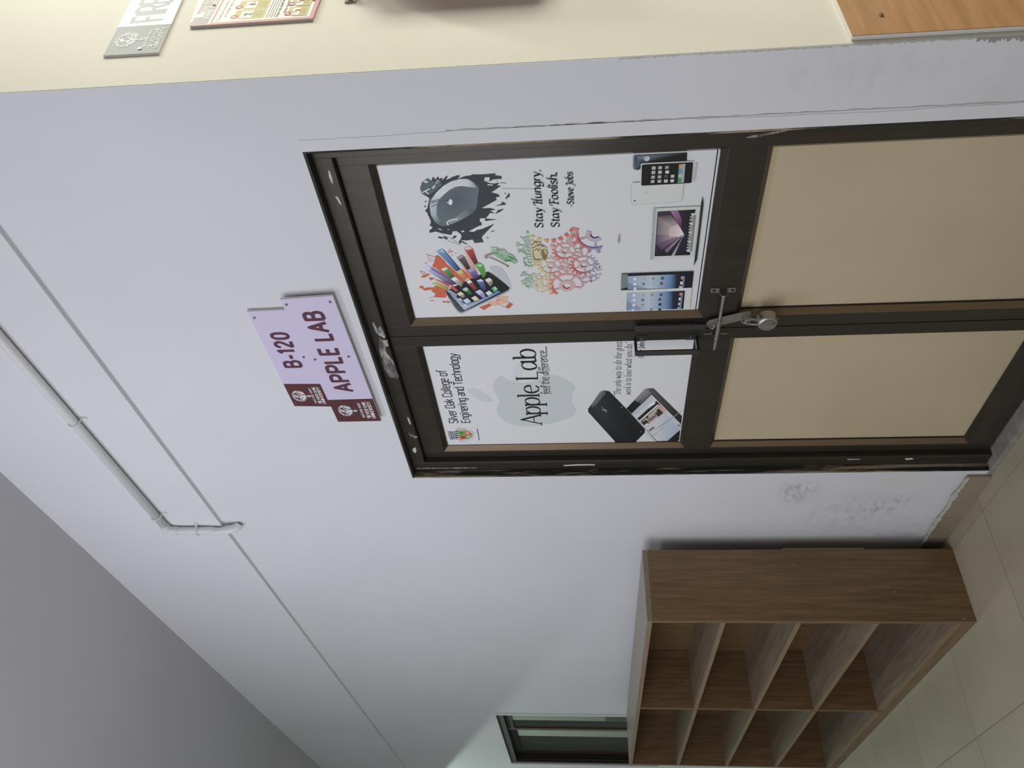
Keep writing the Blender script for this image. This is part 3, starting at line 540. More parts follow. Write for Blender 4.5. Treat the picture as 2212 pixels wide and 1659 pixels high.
bar([(1.0215,1.7446),(1.0276,1.7311),(1.0146,1.7205),(.9796,1.7179),(.9662,1.7273)], '4b9a45', '4f7f2c', ([(1.0215,1.7439),(1.0272,1.7312),(1.0156,1.7211),(1.0086,1.7354)], '4ca54c')); Q.line([(1.0183,1.7372),(1.0133,1.7320),(1.0150,1.7276),(1.0190,1.7314)], .003, 'd7e4d4')
bar([(.9953,1.8017),(1.0033,1.7862),(.9683,1.7720),(.9578,1.7821)], 'b5a24f', 'b05f2c', ([(.9953,1.8010),(1.0024,1.7871),(.9905,1.7836),(.9852,1.7945)], 'c2ae6a'))
bar([(.9976,1.7690),(1.0048,1.7559),(.9982,1.7474),(.9727,1.7389),(.9635,1.7537)], '7a6aa0', '3b2f66', ([(.9976,1.7683),(1.0044,1.7560),(.9977,1.7489),(.9895,1.7621)], '8f83b0'))
bar([(.9676,1.8209),(.9759,1.8073),(.9490,1.7876),(.9332,1.7948)], 'b6b3ae', '6a675f', ([(.9676,1.8201),(.9754,1.8081),(.9657,1.8022),(.9583,1.8141)], 'bfc0c0'))
bar([(.9557,1.7787),(.9625,1.7669),(.9528,1.7601),(.9260,1.7501),(.9182,1.7592)], 'a23a38', '7a2a28', ([(.9556,1.7780),(.9617,1.7670),(.9528,1.7608),(.9453,1.7720)], 'c9c2bf'))
bar([(.9513,1.8790),(.9557,1.8658),(.9318,1.8319),(.9219,1.8385)], 'c0ab4a', '8a7a3e'); bar([(.9689,1.8696),(.9644,1.8586),(.9447,1.8234),(.9370,1.8334)], 'b06a55', 'b03a30'); bar([(.9432,1.8354),(.9456,1.8218),(.9193,1.8048),(.9135,1.8130)], 'b05a58', 'a02a26')
bar([(.9199,1.8403),(.9246,1.8307),(.9031,1.8115),(.8929,1.8159),(.9082,1.8316)], '8f94a6', '707a92')
for q, c0, c1, cp in (([(.9572,1.7479),(.9636,1.7348),(.9563,1.7277),(.9197,1.7236),(.9160,1.7329)], '5a6f9d', '26305e', 'a3b0c6'), ([(.9601,1.7236),(.9677,1.7098),(.9570,1.7022),(.9430,1.7022),(.9313,1.7107)], 'a8a08c', '6a6150', 'b8b3a2'), ([(.9251,1.7084),(.9337,1.6973),(.9222,1.6896),(.9141,1.6918),(.9043,1.7017)], '3f9a55', '3a7a3a', '4fa862'),
                      ([(.9250,1.7945),(.9335,1.7808),(.9241,1.7747),(.9072,1.7664),(.9004,1.7747)], '3f7a3c', '2d5a2a', '86a97e'), ([(.9073,1.8124),(.9160,1.7994),(.9063,1.7917),(.8948,1.7888),(.8877,1.7956)], 'b0a98c', '6a6450', 'b9b398'), ([(.9130,1.7576),(.9216,1.7425),(.9099,1.7335),(.8867,1.7272),(.8829,1.7351)], '9a8fb4', '7a6aa6', 'a89fbe'),
                      ([(.9075,1.7279),(.9162,1.7152),(.9056,1.7074),(.8964,1.7099),(.8905,1.7194)], '9aa5a8', '7a868c', 'a8b2b6'), ([(.8888,1.7724),(.8965,1.7588),(.8836,1.7499),(.8751,1.7494),(.8715,1.7618)], 'b2ab98', '8a8470', 'b8b09a'), ([(.8794,1.7982),(.8882,1.7836),(.8742,1.7749),(.8679,1.7772),(.8642,1.7882)], '95a0ac', '6f7c94', 'a2acb8'), ([(.8844,1.8141),(.8913,1.8041),(.8805,1.7981),(.8754,1.8018),(.8736,1.8095)], '8c88a0', '646a86', '9a96ae'), ([(.8583,1.8010),(.8644,1.7927),(.8555,1.7863),(.8504,1.7915),(.8496,1.7976)], 'a39fac', '8a8696', 'aaa6b2')):
    bar(q, c0, c1); a, b, c_ = q[0], q[1], q[2]; Q.poly([a, b, c_, (a[0] + c_[0] - b[0], a[1] + c_[1] - b[1])], cp)
Q.line(smooth_pts([(.9247,1.7879),(.9286,1.7829),(.9222,1.7793),(.9174,1.7844)], 4), .0022, 'c6d4c2'); Q.line(smooth_pts([(.9268,1.7009),(.9265,1.6958),(.9185,1.6973)], 4), .0025, 'd2e4d4'); Q.disc([(.9397,1.8256)][0], .0026, 'd8c4c4', 8); Q.disc([(.9529,1.7404)][0], .0022, '6a7aa0', 8)
Q.line([(.8862,1.8310),(.8647,1.8243)], .002, '62676a')
for q in ([(.8597,1.8084)][0], [(.8510,1.8050)][0], [(.8695,1.8116)][0], [(.8433,1.8015)][0]): Q.disc(q, .0015, 'b5b8ba', 6)
putR(Q.done('phone_picture', pr_))
# --- fruit emblem made of cog wheels, with its leaf
outl = [(1.1353,1.5937),(1.1263,1.6052),(1.1056,1.6176),(1.0824,1.6225),(1.0714,1.6210),(1.0508,1.6163),(1.0241,1.6077),(1.0109,1.6087),(.9979,1.6174),(.9708,1.6216),(.9449,1.6184),(.9263,1.6081),(.9133,1.5915),(.9021,1.5703),(.8925,1.5415),(.8932,1.5122),(.9001,1.4828),(.9130,1.4536),(.9298,1.4246),(.9465,1.3989),(.9694,1.3876),(.9888,1.3892),(1.0179,1.4018),(1.0348,1.4032),(1.0635,1.3896),(1.0870,1.3897),(1.1088,1.3992),(1.1240,1.4233),(1.1349,1.4499),(1.1387,1.4726),(1.1234,1.4797),(1.1101,1.4963),(1.1042,1.5182),(1.1054,1.5426),(1.1100,1.5641),(1.1198,1.5812)]
def inside(p, poly):
    r = False
    for i in range(len(poly)):
        a, b = poly[i], poly[i - 1]
        if (a[1] > p[1]) != (b[1] > p[1]) and p[0] < (b[0] - a[0]) * (p[1] - a[1]) / (b[1] - a[1]) + a[0]: r = not r
    return r
gz = [p[1] for p in [(1.0194,1.6271),(1.0174,1.5849),(1.0172,1.5821),(1.0152,1.5415),(1.0150,1.5359),(1.0119,1.4729),(1.0102,1.4380),(1.0089,1.4101),(1.0079,1.3893)]]
gc = ['2f7a42', '5f9a6c', 'c0ab55', 'c3a75a', 'b8604c', 'b5433a', '96454f', '6a5a8c', '4c5c96']
def rainbow(z, pale):
    k = 0
    while k < len(gz) - 2 and z < gz[k + 1]: k += 1
    t = max(0, min(1, (z - gz[k]) / (gz[k + 1] - gz[k]))); a, b = rgb(gc[k], PK), rgb(gc[k + 1], PK); wht = (.74, .73, .72)
    return tuple((a[i] + (b[i] - a[i]) * t) * (1 - pale) + wht[i] * pale for i in range(3)) + (1,)
def gear(c, ry, teeth, pale=0., hub=.38, spokes=5, ph=0., clip=True, tooth=.22):
    "an open cog wheel, ry its radius; horizontal squeeze comes from the print itself"
    rx = ry; Q.layer += .25; R_ = lambda a, k: (c[0] + rx * k * math.cos(a), c[1] + ry * k * math.sin(a))
    def put(pts, pl):
        m_ = (sum(p[0] for p in pts) / len(pts), sum(p[1] for p in pts) / len(pts))
        if not clip or inside(m_, outl): Q.poly(pts, [rainbow(p[1], pl) for p in pts], up=False)
    n = teeth * 4
    for i in range(n):
        a, b = 2 * math.pi * i / n + ph, 2 * math.pi * (i + 1) / n + ph
        sh_ = pale + .12 + .40 * (.5 - .5 * math.cos((a - 2.2)))  if pale < .13 else pale + .1
        put([R_(a, .70), R_(b, .70), R_(b, .80), R_(a, .80)], sh_)
        if i % 4 in (1, 2): put([R_(a, .80), R_(b, .80), R_(b - (.0 if i % 4 == 1 else .04), 1.0), R_(a + (.04 if i % 4 == 1 else 0), 1.0)], sh_)
        put([R_(a, .16), R_(b, .16), R_(b, hub), R_(a, hub)], max(pale, .62))
        if pale < .3 and math.cos(a - 2.6) > .35: put([R_(a, .665), R_(b, .665), R_(b, .69), R_(a, .69)], -.15)
        if pale < .3 and math.cos(a - 2.6) > .2: put([R_(a, .15), R_(b, .15), R_(b, .19), R_(a, .19)], -.25)
    for s_ in range(spokes):
        a = 2 * math.pi * s_ / spokes + ph + .5; d_ = .10
        for k0, k1 in ((hub, .5), (.5, .6), (.6, .69)): put([R_(a - d_, k0), R_(a + d_, k0), R_(a + d_ * .8, k1), R_(a - d_ * .8, k1)], max(pale, .45))
def rad(p): return abs(p[0][1] - p[1][1])
for c, r, t, pl, ph in (([(.9248,1.4894)][0], 385, 18, 0, .2), ([(1.0576,1.4918)][0], 235, 16, 0, 0), ([(1.0044,1.5335)][0], 245, 16, .12, .1), ([(1.0037,1.4409)][0], 265, 18, 0, .3), ([(1.0661,1.5888)][0], 135, 13, 0, 0), ([(1.0242,1.5894)][0], 150, 13, 0, .2),
                        ([(1.1128,1.4086)][0], 430, 15, .1, .15), ([(.9343,1.6076)][0], 330, 10, 0, .35), ([(.9328,1.5743)][0], 280, 12, .3, .1), ([(.9436,1.4010)][0], 175, 13, .1, 0), ([(1.0900,1.6299)][0], 270, 13, .1, .2), ([(1.1100,1.5274)][0], 470, 30, .9, 0)):
    rr = r * .1085 / 1660 * 2.38
    if pl < .85: gear(c, rr, t, pl, ph=ph)
for c, r in (([(1.1131,1.5898)][0], 45), ([(1.0962,1.5902)][0], 62), ([(1.0985,1.4776)][0], 68), ([(.9897,1.4875)][0], 78), ([(1.1211,1.4696)][0], 42), ([(1.0500,1.4493)][0], 48), ([(1.0157,1.4924)][0], 44), ([(1.0077,1.4842)][0], 40), ([(.9963,1.5043)][0], 52), ([(1.0793,1.5247)][0], 50), ([(.9591,1.4372)][0], 42), ([(.9575,1.4244)][0], 40), ([(.9629,1.5382)][0], 36), ([(1.0166,1.5695)][0], 70), ([(1.0040,1.4081)][0], 50), ([(.9836,1.4011)][0], 40), ([(1.0657,1.6179)][0], 50)):
    gear(c, r * .1085 / 1660 * 2.38, 10, .30, hub=.4, spokes=3)
for q in ([(1.1163,1.5835),(1.1214,1.5784),(1.1138,1.5687),(1.1080,1.5765)], [(1.1100,1.5641),(1.1068,1.5527),(1.0945,1.5582),(1.0995,1.5675)], [(1.1029,1.5468),(1.1032,1.5339),(1.0908,1.5365),(1.0948,1.5459)], [(1.1019,1.5271),(1.1049,1.5154),(1.0897,1.5147),(1.0920,1.5255)], [(1.1055,1.5100),(1.1117,1.4989),(1.0994,1.4939),(1.0963,1.5035)], [(1.1153,1.4934),(1.1237,1.4851),(1.1128,1.4779),(1.1086,1.4841)], [(1.1286,1.4789),(1.1387,1.4732),(1.1367,1.4666),(1.1264,1.4695)], [(1.1301,1.5941),(1.1361,1.5910),(1.1287,1.5847),(1.1263,1.5876)]): Q.poly(q, [rainbow(p[1], .1) for p in q])
for q in ([(1.0074,1.3997),(1.0072,1.3962),(1.0025,1.3969)], [(.9969,1.3990),(.9967,1.3934),(.9910,1.3948),(.9921,1.3983)], [(.9871,1.3933),(.9850,1.3891),(.9822,1.3912)]): Q.poly(q, '4c5c86')
Q.poly([(1.1003,1.5824),(1.1035,1.5768),(1.0793,1.5604),(1.0746,1.5386),(1.0526,1.5383),(1.0286,1.5436),(1.0367,1.5572),(1.0360,1.5796),(1.0658,1.5819)], 'b5aa84')
for q in ([(1.0656,1.5791),(1.0471,1.5789),(1.0301,1.5743)], [(1.0656,1.5777),(1.0705,1.5664),(1.0630,1.5641),(1.0719,1.5580)], [(1.0645,1.5557),(1.0497,1.5565),(1.0365,1.5516),(1.0289,1.5506)], [(1.0695,1.5471),(1.0638,1.5419),(1.0526,1.5397),(1.0287,1.5464)], [(1.0645,1.5557),(1.0678,1.5500),(1.0531,1.5494),(1.0454,1.5442)], [(1.0731,1.5814),(1.0823,1.5657)], [(1.0840,1.5821),(1.0961,1.5704),(1.0934,1.5541)], [(1.0799,1.5714),(1.0864,1.5572),(1.0786,1.5467)], [(1.0360,1.5796),(1.0301,1.5743),(1.0311,1.5561)]): Q.line(q, .0028, '6a5a26')
Q.poly([(1.0626,1.5544),(1.0641,1.5488),(1.0416,1.5430),(1.0288,1.5478),(1.0309,1.5519)], '75642e')
lf = [(1.0817,1.6950),(1.0807,1.6757),(1.0687,1.6741),(1.0698,1.6586),(1.0583,1.6499),(1.0502,1.6366),(1.0368,1.6293),(1.0234,1.6261),(1.0262,1.6443),(1.0308,1.6622),(1.0428,1.6765),(1.0527,1.6868),(1.0660,1.6925)]; Q.poly(lf, ['95b296', '93b094', '86a888', 'a2b29c', '8fae90', '7aa27e'])
for c, r in (([(1.0628,1.6663)][0], 95), ([(1.0448,1.6595)][0], 50), ([(1.0412,1.6430)][0], 85), ([(1.0474,1.6733)][0], 40), ([(1.0275,1.6329)][0], 60)): gear(c, r * .1085 / 1660 * 2.3, 11, .05, clip=False)
for q in ([(1.0328,1.6634),(1.0356,1.6435),(1.0279,1.6413),(1.0279,1.6596)], [(1.0510,1.6520),(1.0447,1.6385),(1.0349,1.6295),(1.0310,1.6270),(1.0393,1.6431)], [(1.0798,1.6758),(1.0707,1.6766)]): Q.poly(q, '2f7a42') if len(q) > 2 else Q.line(q, .002, '3d5a40')
Q.line([(1.0494,1.7138),(1.0553,1.7020),(1.0601,1.6861),(1.0634,1.6774)], .006, '87796a'); Q.poly([(1.0522,1.7149),(1.0572,1.7018),(1.0442,1.7045),(1.0399,1.7135)], '8a7a68'); Q.line([(1.0459,1.7015),(1.0296,1.6764),(1.0074,1.6501)], .0032, '837a6a'); Q.line([(1.0125,1.6567),(1.0068,1.6501)], .004, '6a6660')
putR(Q.done('cogwheel_emblem', pr_))
# --- lettering of the wider leaf
K_ = '1c1a1a'
text(Q, 'Stay Hungry,', [(1.1421,1.5465)][0], [(1.3306,1.5455)][0], dz([(1.2263,1.5690),(1.2251,1.5468)]), .0038, K_, 'italic', shear=.12, nar=.9)
text(Q, 'Stay Foolish.', [(1.1422,1.5030)][0], [(1.3192,1.5041)][0], dz([(1.2269,1.5256),(1.2257,1.5033)]), .0038, K_, 'italic', shear=.12, nar=.9)
text(Q, '-Steve Jobs', [(1.2094,1.4634)][0], [(1.3194,1.4643)][0], dz([(1.2245,1.4812),(1.2236,1.4634)]), .0031, K_, 'italic', shear=.12, nar=.9)
putR(Q.done('lettering', pr_))
# --- gadgets along the bottom
def rr(p, r=.12, n=3):
    "round the corners of a quad"
    out = []
    for i in range(4):
        a, b, c = p[i - 1], p[i], p[(i + 1) % 4]; k = r
        u = (b[0] + (a[0] - b[0]) * k, b[1] + (a[1] - b[1]) * k); v = (b[0] + (c[0] - b[0]) * k, b[1] + (c[1] - b[1]) * k)
        u2 = (b[0] + (a[0] - b[0]) * k * .3, b[1] + (a[1] - b[1]) * k * .3); v2 = (b[0] + (c[0] - b[0]) * k * .3, b[1] + (c[1] - b[1]) * k * .3)
        out += [u, u2, v2, v]
    return out
def quad(c, hw, hh): return [(c[0] - hw, c[1] - hh), (c[0] + hw, c[1] - hh), (c[0] + hw, c[1] + hh), (c[0] - hw, c[1] + hh)]
Q.poly([(1.3593,1.3143),(1.3601,1.1872),(1.3310,1.1853),(1.3340,1.2932),(1.3194,1.2974),(1.3160,1.3034),(1.3180,1.3121),(1.3235,1.3160),(1.3558,1.3160)], ['20232a', '171717', '161616', '191919', '20262e', '2a3038', '5a6878', '707e8c', '6a7886'])
Q.poly([(1.3572,1.3148),(1.3567,1.3063),(1.3199,1.3048),(1.3202,1.3110),(1.3248,1.3142)], ['59636f', '2a3038', '2a3038', '59636f'])
fruit(Q, [(1.3499,1.2890),(1.3556,1.2868),(1.3548,1.2844),(1.3560,1.2808),(1.3536,1.2765),(1.3477,1.2758),(1.3421,1.2789),(1.3412,1.2837),(1.3433,1.2875)], '9c9ca0'); Q.poly([(1.3517,1.2937),(1.3530,1.2916),(1.3500,1.2896),(1.3486,1.2914)], '9c9ca0')
Q.poly(shape([(1.2764,1.3156),(1.2788,1.3082),(1.2785,1.2558),(1.2751,1.1934),(1.2648,1.1876),(1.2208,1.1884),(1.2123,1.1959),(1.2105,1.2519),(1.2101,1.3069),(1.2146,1.3148),(1.2276,1.3171),(1.2594,1.3176)], 3), 'a9aaa6'); Q.line(shape([(1.2764,1.3156),(1.2788,1.3082),(1.2785,1.2558),(1.2751,1.1934),(1.2648,1.1876),(1.2208,1.1884),(1.2123,1.1959),(1.2105,1.2519),(1.2101,1.3069),(1.2146,1.3148),(1.2276,1.3171),(1.2594,1.3176)], 3), .0012, '8f918e'); Q.disc([(1.2218,1.3074)][0], .0024, '202020', 10); Q.disc([(1.2448,1.2804)][0], .005, 'a0a19e', 10)
Q.poly(rr([(1.3357,1.2969),(1.3359,1.1682),(1.2682,1.1662),(1.2660,1.2952)], .10), 'a6a7a4'); Q.poly(rr([(1.3323,1.2941),(1.3327,1.1697),(1.2699,1.1682),(1.2682,1.2928)], .10), '191817')
ic = [(1.3203,1.2646),(1.3205,1.2490),(1.3203,1.2325),(1.3071,1.2648),(1.3070,1.2486),(1.3065,1.2310),(1.2932,1.2649),(1.2930,1.2488),(1.2933,1.2329),(1.2932,1.2168),(1.2798,1.2651),(1.2796,1.2484),(1.2795,1.2325),(1.2794,1.2167)]
icc = ['a9a9a4', '9a9a94', '8a8a86', 'a8a79c', 'a0a2a2', 'b0afa0', '9a9a8e', '8a949c', '4a4a48', '9c9ca6', '8fa08e', '9a9a94', 'b4b4b2', 'a8a8ac']
hw = dz([(1.3071,1.2636),(1.3071,1.2636)]) + .0045
for p, c in zip(ic, icc): Q.poly(rr(quad(p, hw, hw * .98), .2), c)
for p in (ic[0], ic[3], ic[12]): Q.disc(p, hw * .4, '4a4a48', 8)
dk = [(1.3283,1.2038),(1.3289,1.1884),(1.2725,1.1876),(1.2718,1.2031)]; Q.poly(dk, ['6f7a76', '8f9c98', '8f9c98', '5f7a64'])
for p, c in zip([(1.3214,1.1982),(1.3079,1.1979),(1.2936,1.1980),(1.2800,1.1982)], ('c08a5c', '5f86ac', '8fa8b0', '3f8a48')): Q.poly(rr(quad(p, hw * 1.05, hw), .2), c)
Q.line([(1.3281,1.1614),(1.2742,1.1624)], .004, '96979a')
putR(Q.done('phones_picture', pr_))
Q.poly(rr([(1.1951,1.2600),(1.1957,1.1391),(1.0179,1.1398),(1.0163,1.2585)], .06), 'a5a8a0'); Q.poly(rr([(1.1939,1.2593),(1.1939,1.2503),(1.0167,1.2482),(1.0172,1.2579)], .06), '8d9692')
Q.poly([(1.1839,1.2475),(1.1857,1.1503),(1.0276,1.1502),(1.0278,1.2465)], ['3d343d', '181418', '1a1728', '241e2c'])
hub_ = [(1.1040,1.1729)][0]
for q, a, b in (([(1.1675,1.2455),(1.1709,1.2133)], '4d444c', 'b5a39c'), ([(1.1709,1.2133),(1.1394,1.1915)], '75666c', 'baa9a2'), ([(1.1675,1.2455),(1.1042,1.2451)], '6a5d66', 'b8a8a2'), ([(1.1042,1.2451),(1.0723,1.2453)], '4a4158', 'b0a098'), ([(1.0723,1.2453),(1.0498,1.2291)], '4a3d4c', '8d6f84'), ([(1.0494,1.2209),(1.0381,1.2134)], '6a5070', 'a8868e'), ([(1.0283,1.2005),(1.0279,1.1923)], '9c8c98', '6a5878')):
    Q.poly([q[0], q[1], hub_], [a, a, b])
Q.poly([(1.1394,1.1915),(1.1254,1.1838),(1.1040,1.1729),(1.0942,1.1866),(1.0990,1.2122),(1.1269,1.2142)], ['a8979a', 'b5a5a2', 'c0b2ae', 'b8a8a2', 'a89896', 'a39490'])
Q.poly([(1.1833,1.2142),(1.1840,1.1950),(1.1559,1.1837),(1.1252,1.1812),(1.1499,1.1975)], ['8a6f88', '8d5f85', '8a3f70', '4a2544', '6a4a64'])
Q.poly([(1.1041,1.1742),(1.1022,1.1707),(1.0918,1.1745),(1.0939,1.1813)], '8088a8')
for i, p in enumerate([(1.1693,1.1526),(1.1611,1.1544),(1.1511,1.1548),(1.1392,1.1547),(1.1290,1.1546),(1.1187,1.1544),(1.1083,1.1540),(1.0978,1.1538),(1.0873,1.1542),(1.0767,1.1540),(1.0660,1.1541),(1.0552,1.1540),(1.0443,1.1541)]): Q.poly([(p[0] - .006, p[1] - .006), (p[0] + .006, p[1] - .006), (p[0] + .003, p[1] + .009), (p[0] - .004, p[1] + .005)], '8a8b86' if i % 3 else 'a4a4a0')
Q.line([(1.1675,1.1501),(1.0404,1.1486)], .006, '767874')
Q.poly([(1.2269,1.1368),(1.2156,1.1339),(1.1994,1.1315),(1.0100,1.1295),(.9859,1.1368),(.9972,1.1365),(1.1229,1.1365),(1.2062,1.1383)], ['3c403c', '2c302c', '2c302c', '2a2e2a', '232623']); Q.disc([(1.1064,1.2545)][0], .0015, '5a5a58', 6)
putR(Q.done('laptop_picture', pr_))
# tablets
for z0, top, body_, scr, frame, dark in ((0, None, [(.9661,1.3352),(.9661,1.1342),(.9023,1.1335),(.9024,1.3349)], [(.9563,1.3174),(.9571,1.1977),(.9572,1.1501),(.9030,1.1489),(.9040,1.3158)], '18191a', 1), (1, None, [(.9007,1.3361),(.9023,1.1335),(.8153,1.1316),(.8154,1.3353)], [(.8914,1.3178),(.8912,1.2037),(.8914,1.1521),(.8161,1.1505),(.8164,1.3169)], 'aaaaa6', 0)):
    Q.poly(rr(body_, .05) if dark else body_, frame)
    if dark: Q.poly([(.9644,1.3346),(.9652,1.3177),(.9124,1.3155),(.9066,1.3344)], '68736f')
    else:
        Q.line([(.9015,1.1337),(.8153,1.1316)], .0012, '8a8a86'); Q.disc([(.8487,1.3272)][0], .0015, '7a6a66', 6)
        Q.poly([(.8914,1.3178),(.8915,1.3154),(.8163,1.3144),(.8162,1.3172)], ['68788c', '68788c', '1a1a1a', '1a1a1a'])
    s0, s1, s2, s3, s4 = scr
    md = lambda a, b, t: (a[0] + (b[0] - a[0]) * t, a[1] + (b[1] - a[1]) * t)
    b1 = md(s4, s3, .70)
    Q.strip([s0, md(s0, s1, .55), s1, md(s1, s2, .35), s2], [s4, md(s4, s3, .40), md(s4, s3, .70), md(s4, s3, .82), s3], ['8390a8', '99a4ac', '5c7c9e', '1c2438', '151620'])
    Q.poly([md(s4, s0, .55), md(s4, s3, .35), md(s4, s3, .28), s4], ['6f7ca0', '7f8ca6', '7f8ca6', '6a78a0'])
for row, y in enumerate((450, 575, 840, 955, 1070, 1185)):
    pass
for p, c in zip([(.9439,1.2970),(.9450,1.2694),(.9447,1.2454),(.9440,1.2195),(.9240,1.2963),(.9237,1.2714),(.9237,1.2436),(.9234,1.2212),(.9056,1.2950),(1.0106,1.1730),(.8794,1.2970),(.8790,1.2700),(.8787,1.2453),(.8778,1.2189),(.8595,1.2957),(.8592,1.2709),(.8589,1.2449),(.8587,1.2214),(.8385,1.2961),(.8383,1.2705),(.8388,1.2438),(.8383,1.2201),(.8182,1.2979),(.8188,1.2709),(.8185,1.2446),(.8169,1.2194)],
                ('aab4bc', 'a39a7c', '8c8574', '42494e', 'b4b8b4', '5d6a80', '8a9aae', '6a3f40', 'b0b6b8', None, 'b2b8be', 'a1986e', '8f8676', '434a50', 'bab9b0', '5f6c82', '8898ac', '63403f', 'b2b5b4', '7b8794', '98989f', '24272b', 'aab0b0', '9aa0a6', '77787a', '33383c')):
    if c: Q.poly(rr(quad(p, .0052, .0040), .2), c)
for p, c in zip([(.9433,1.1629),(.9228,1.1635),(.9055,1.1656),(.8783,1.1623),(.8586,1.1625),(.8378,1.1626),(.8194,1.1635)], ('b98468', 'b5b8ae', 'a0a4a4', 'b9785c', 'b4b8ae', 'a0a6aa', '8d9296')): Q.poly(rr(quad(p, .0056, .0048), .2), c)
for q in ([(.9464,1.1596),(.9043,1.1596)], [(.8765,1.1597),(.8165,1.1597)]): Q.line(q, .005, '70757a')
putR(Q.done('tablets_picture', pr_))
Q.poly([(1.1154,1.3447),(1.1092,1.3433),(1.0950,1.3419),(1.0808,1.3426),(1.0810,1.3467),(1.0953,1.3486),(1.1023,1.3464)], '8f8378'); putR(Q.done('brown_scuff', pr_))

# --- the narrower leaf: pale fruit emblem, lettering, crest, two phones
Q = Print(PP, PK)
Q.poly(shape([(.5207,1.7200),(.5126,1.7090),(.4934,1.6912),(.4840,1.6725),(.4810,1.6433),(.4874,1.6136),(.5022,1.5953),(.5168,1.5733),(.5183,1.5482),(.5056,1.5198),(.4862,1.4973),(.4606,1.4785),(.4447,1.4759),(.4193,1.4833),(.3870,1.4880),(.3571,1.4848),(.3298,1.4753),(.3060,1.4778),(.2824,1.4967),(.2591,1.5344),(.2426,1.5766),(.2314,1.6190),(.2316,1.6609),(.2430,1.7020),(.2689,1.7311),(.3045,1.7486),(.3356,1.7507),(.3625,1.7430),(.3823,1.7360),(.4023,1.7392),(.4352,1.7479),(.4610,1.7517),(.4829,1.7471),(.5044,1.7371)], 3), '9ea2a2')
Q.poly(shape([(.4546,1.8395),(.4572,1.8232),(.4467,1.7986),(.4199,1.7735),(.3964,1.7599),(.3831,1.7568),(.3796,1.7738),(.3879,1.8013),(.4118,1.8227),(.4351,1.8360)], 3), 'a0a4a4')
Q.poly(shape([(.4900,1.6837),(.5209,1.6831),(.5568,1.6705),(.5887,1.6528),(.6054,1.6327),(.5673,1.6354),(.5074,1.6512),(.4830,1.6647)], 3), 'a4a6a9')
putL(Q.done('pale_fruit_emblem', pl_))
text(Q, 'Apple Lab', [(.2451,1.5994)][0], [(.6541,1.5971)][0], dz([(.2774,1.6680),(.2752,1.5988)]), .0098, '131415', 'serif')
text(Q, 'feel the difference....', [(.4156,1.5605)][0], [(.6619,1.5616)][0], dz([(.4264,1.5917),(.4254,1.5624)]) * 1.0, .0030, '2e3030', 'script')
text(Q, 'Silver Oak College of', [(.2582,1.8959)][0], [(.5551,1.8964)][0], dz([(.2685,1.9264),(.2675,1.8951)]), .0040, '2b2e33', 'square')
text(Q, 'Enginering and Technology', [(.2589,1.8534)][0], [(.6399,1.8488)][0], dz([(.2671,1.8824),(.2662,1.8525)]), .0040, '2b2e33', 'square')
text(Q, '<The only way to do the great', [(.3998,1.3240)][0], [(.6803,1.3261)][0], dz([(.4258,1.3461),(.4250,1.3246)]), .0024, '343434', 'italic', shear=.12, nar=.9)
text(Q, '.work is to love what you do.>', [(.3999,1.2905)][0], [(.6715,1.2941)][0], dz([(.4246,1.3121),(.4239,1.2913)]), .0024, '343434', 'italic', shear=.12, nar=.9)
text(Q, '-Steve Jobs', [(.5881,1.2562)][0], [(.6700,1.2575)][0], dz([(.6012,1.2734),(.6006,1.2568)]), .0030, '454545', 'italic', shear=.12, nar=.9)
putL(Q.done('lettering', pl_))
# crest
cb = lambda *a: None
for row, n in (([(.2108,1.9364),(.1552,1.9346)], 4),):
    (x0, z0), (x1, z1) = row
    for k in range(4):
        t = (k + .5) / 4; c = (x0 + (x1 - x0) * t, z0 + (z1 - z0) * t); Q.poly(quad(c, .0052, .0052), '23252a')
        Q.poly(quad((c[0], c[1] - .0005), .0026, .0028), 'a9acb2')
for k in range(5):
    t = k / 4; a = [(.2085,1.9301),(.1594,1.9322)]; b = [(.2093,1.9158),(.1590,1.9179)]
    md = lambda p, q, t: (p[0] + (q[0] - p[0]) * t, p[1] + (q[1] - p[1]) * t)
    Q.line([md(a[0], b[0], t), md(a[1], b[1], t)], .0019, '2c2e33')
(x0, z0), (x1, z1) = [(.2079,1.9099),(.1567,1.9132)]
Q.poly([(.2109,1.9131),(.2107,1.9063),(.1587,1.9085),(.1572,1.9169)], '1d1f22')
for k in range(4):
    t = (k + .5) / 4; Q.poly(quad((x0 + (x1 - x0) * t, z0 + (z1 - z0) * t), .0024, .0036), 'a9acb2')
Q.poly([(.2184,1.9092),(.2194,1.8753),(.2085,1.8621),(.1871,1.8525),(.1743,1.8540),(.1597,1.8682),(.1558,1.8811),(.1491,1.9068),(.1544,1.9086),(.1622,1.8802),(.1787,1.8560),(.2044,1.8650),(.2132,1.8786),(.2108,1.9083)], 'a88a84')
Q.poly([(.2107,1.9068),(.2099,1.8802),(.1854,1.8797),(.1836,1.9058)], '5f9a4a'); Q.poly([(.1827,1.9059),(.1845,1.8794),(.1596,1.8798),(.1569,1.9045)], 'b25a3a')
Q.poly(shape([(.2099,1.8795),(.2052,1.8649),(.1914,1.8544),(.1837,1.8519),(.1832,1.8652),(.1845,1.8789)], 3), 'b3603c'); Q.poly(shape([(.1828,1.8786),(.1824,1.8654),(.1828,1.8520),(.1702,1.8595),(.1598,1.8706),(.1587,1.8792)], 3), '5f9a4a')
Q.disc([(.1970,1.8704)][0], .0042, 'b9b4ac', 10); Q.disc([(.1739,1.8689)][0], .0040, 'b4bcae', 10)
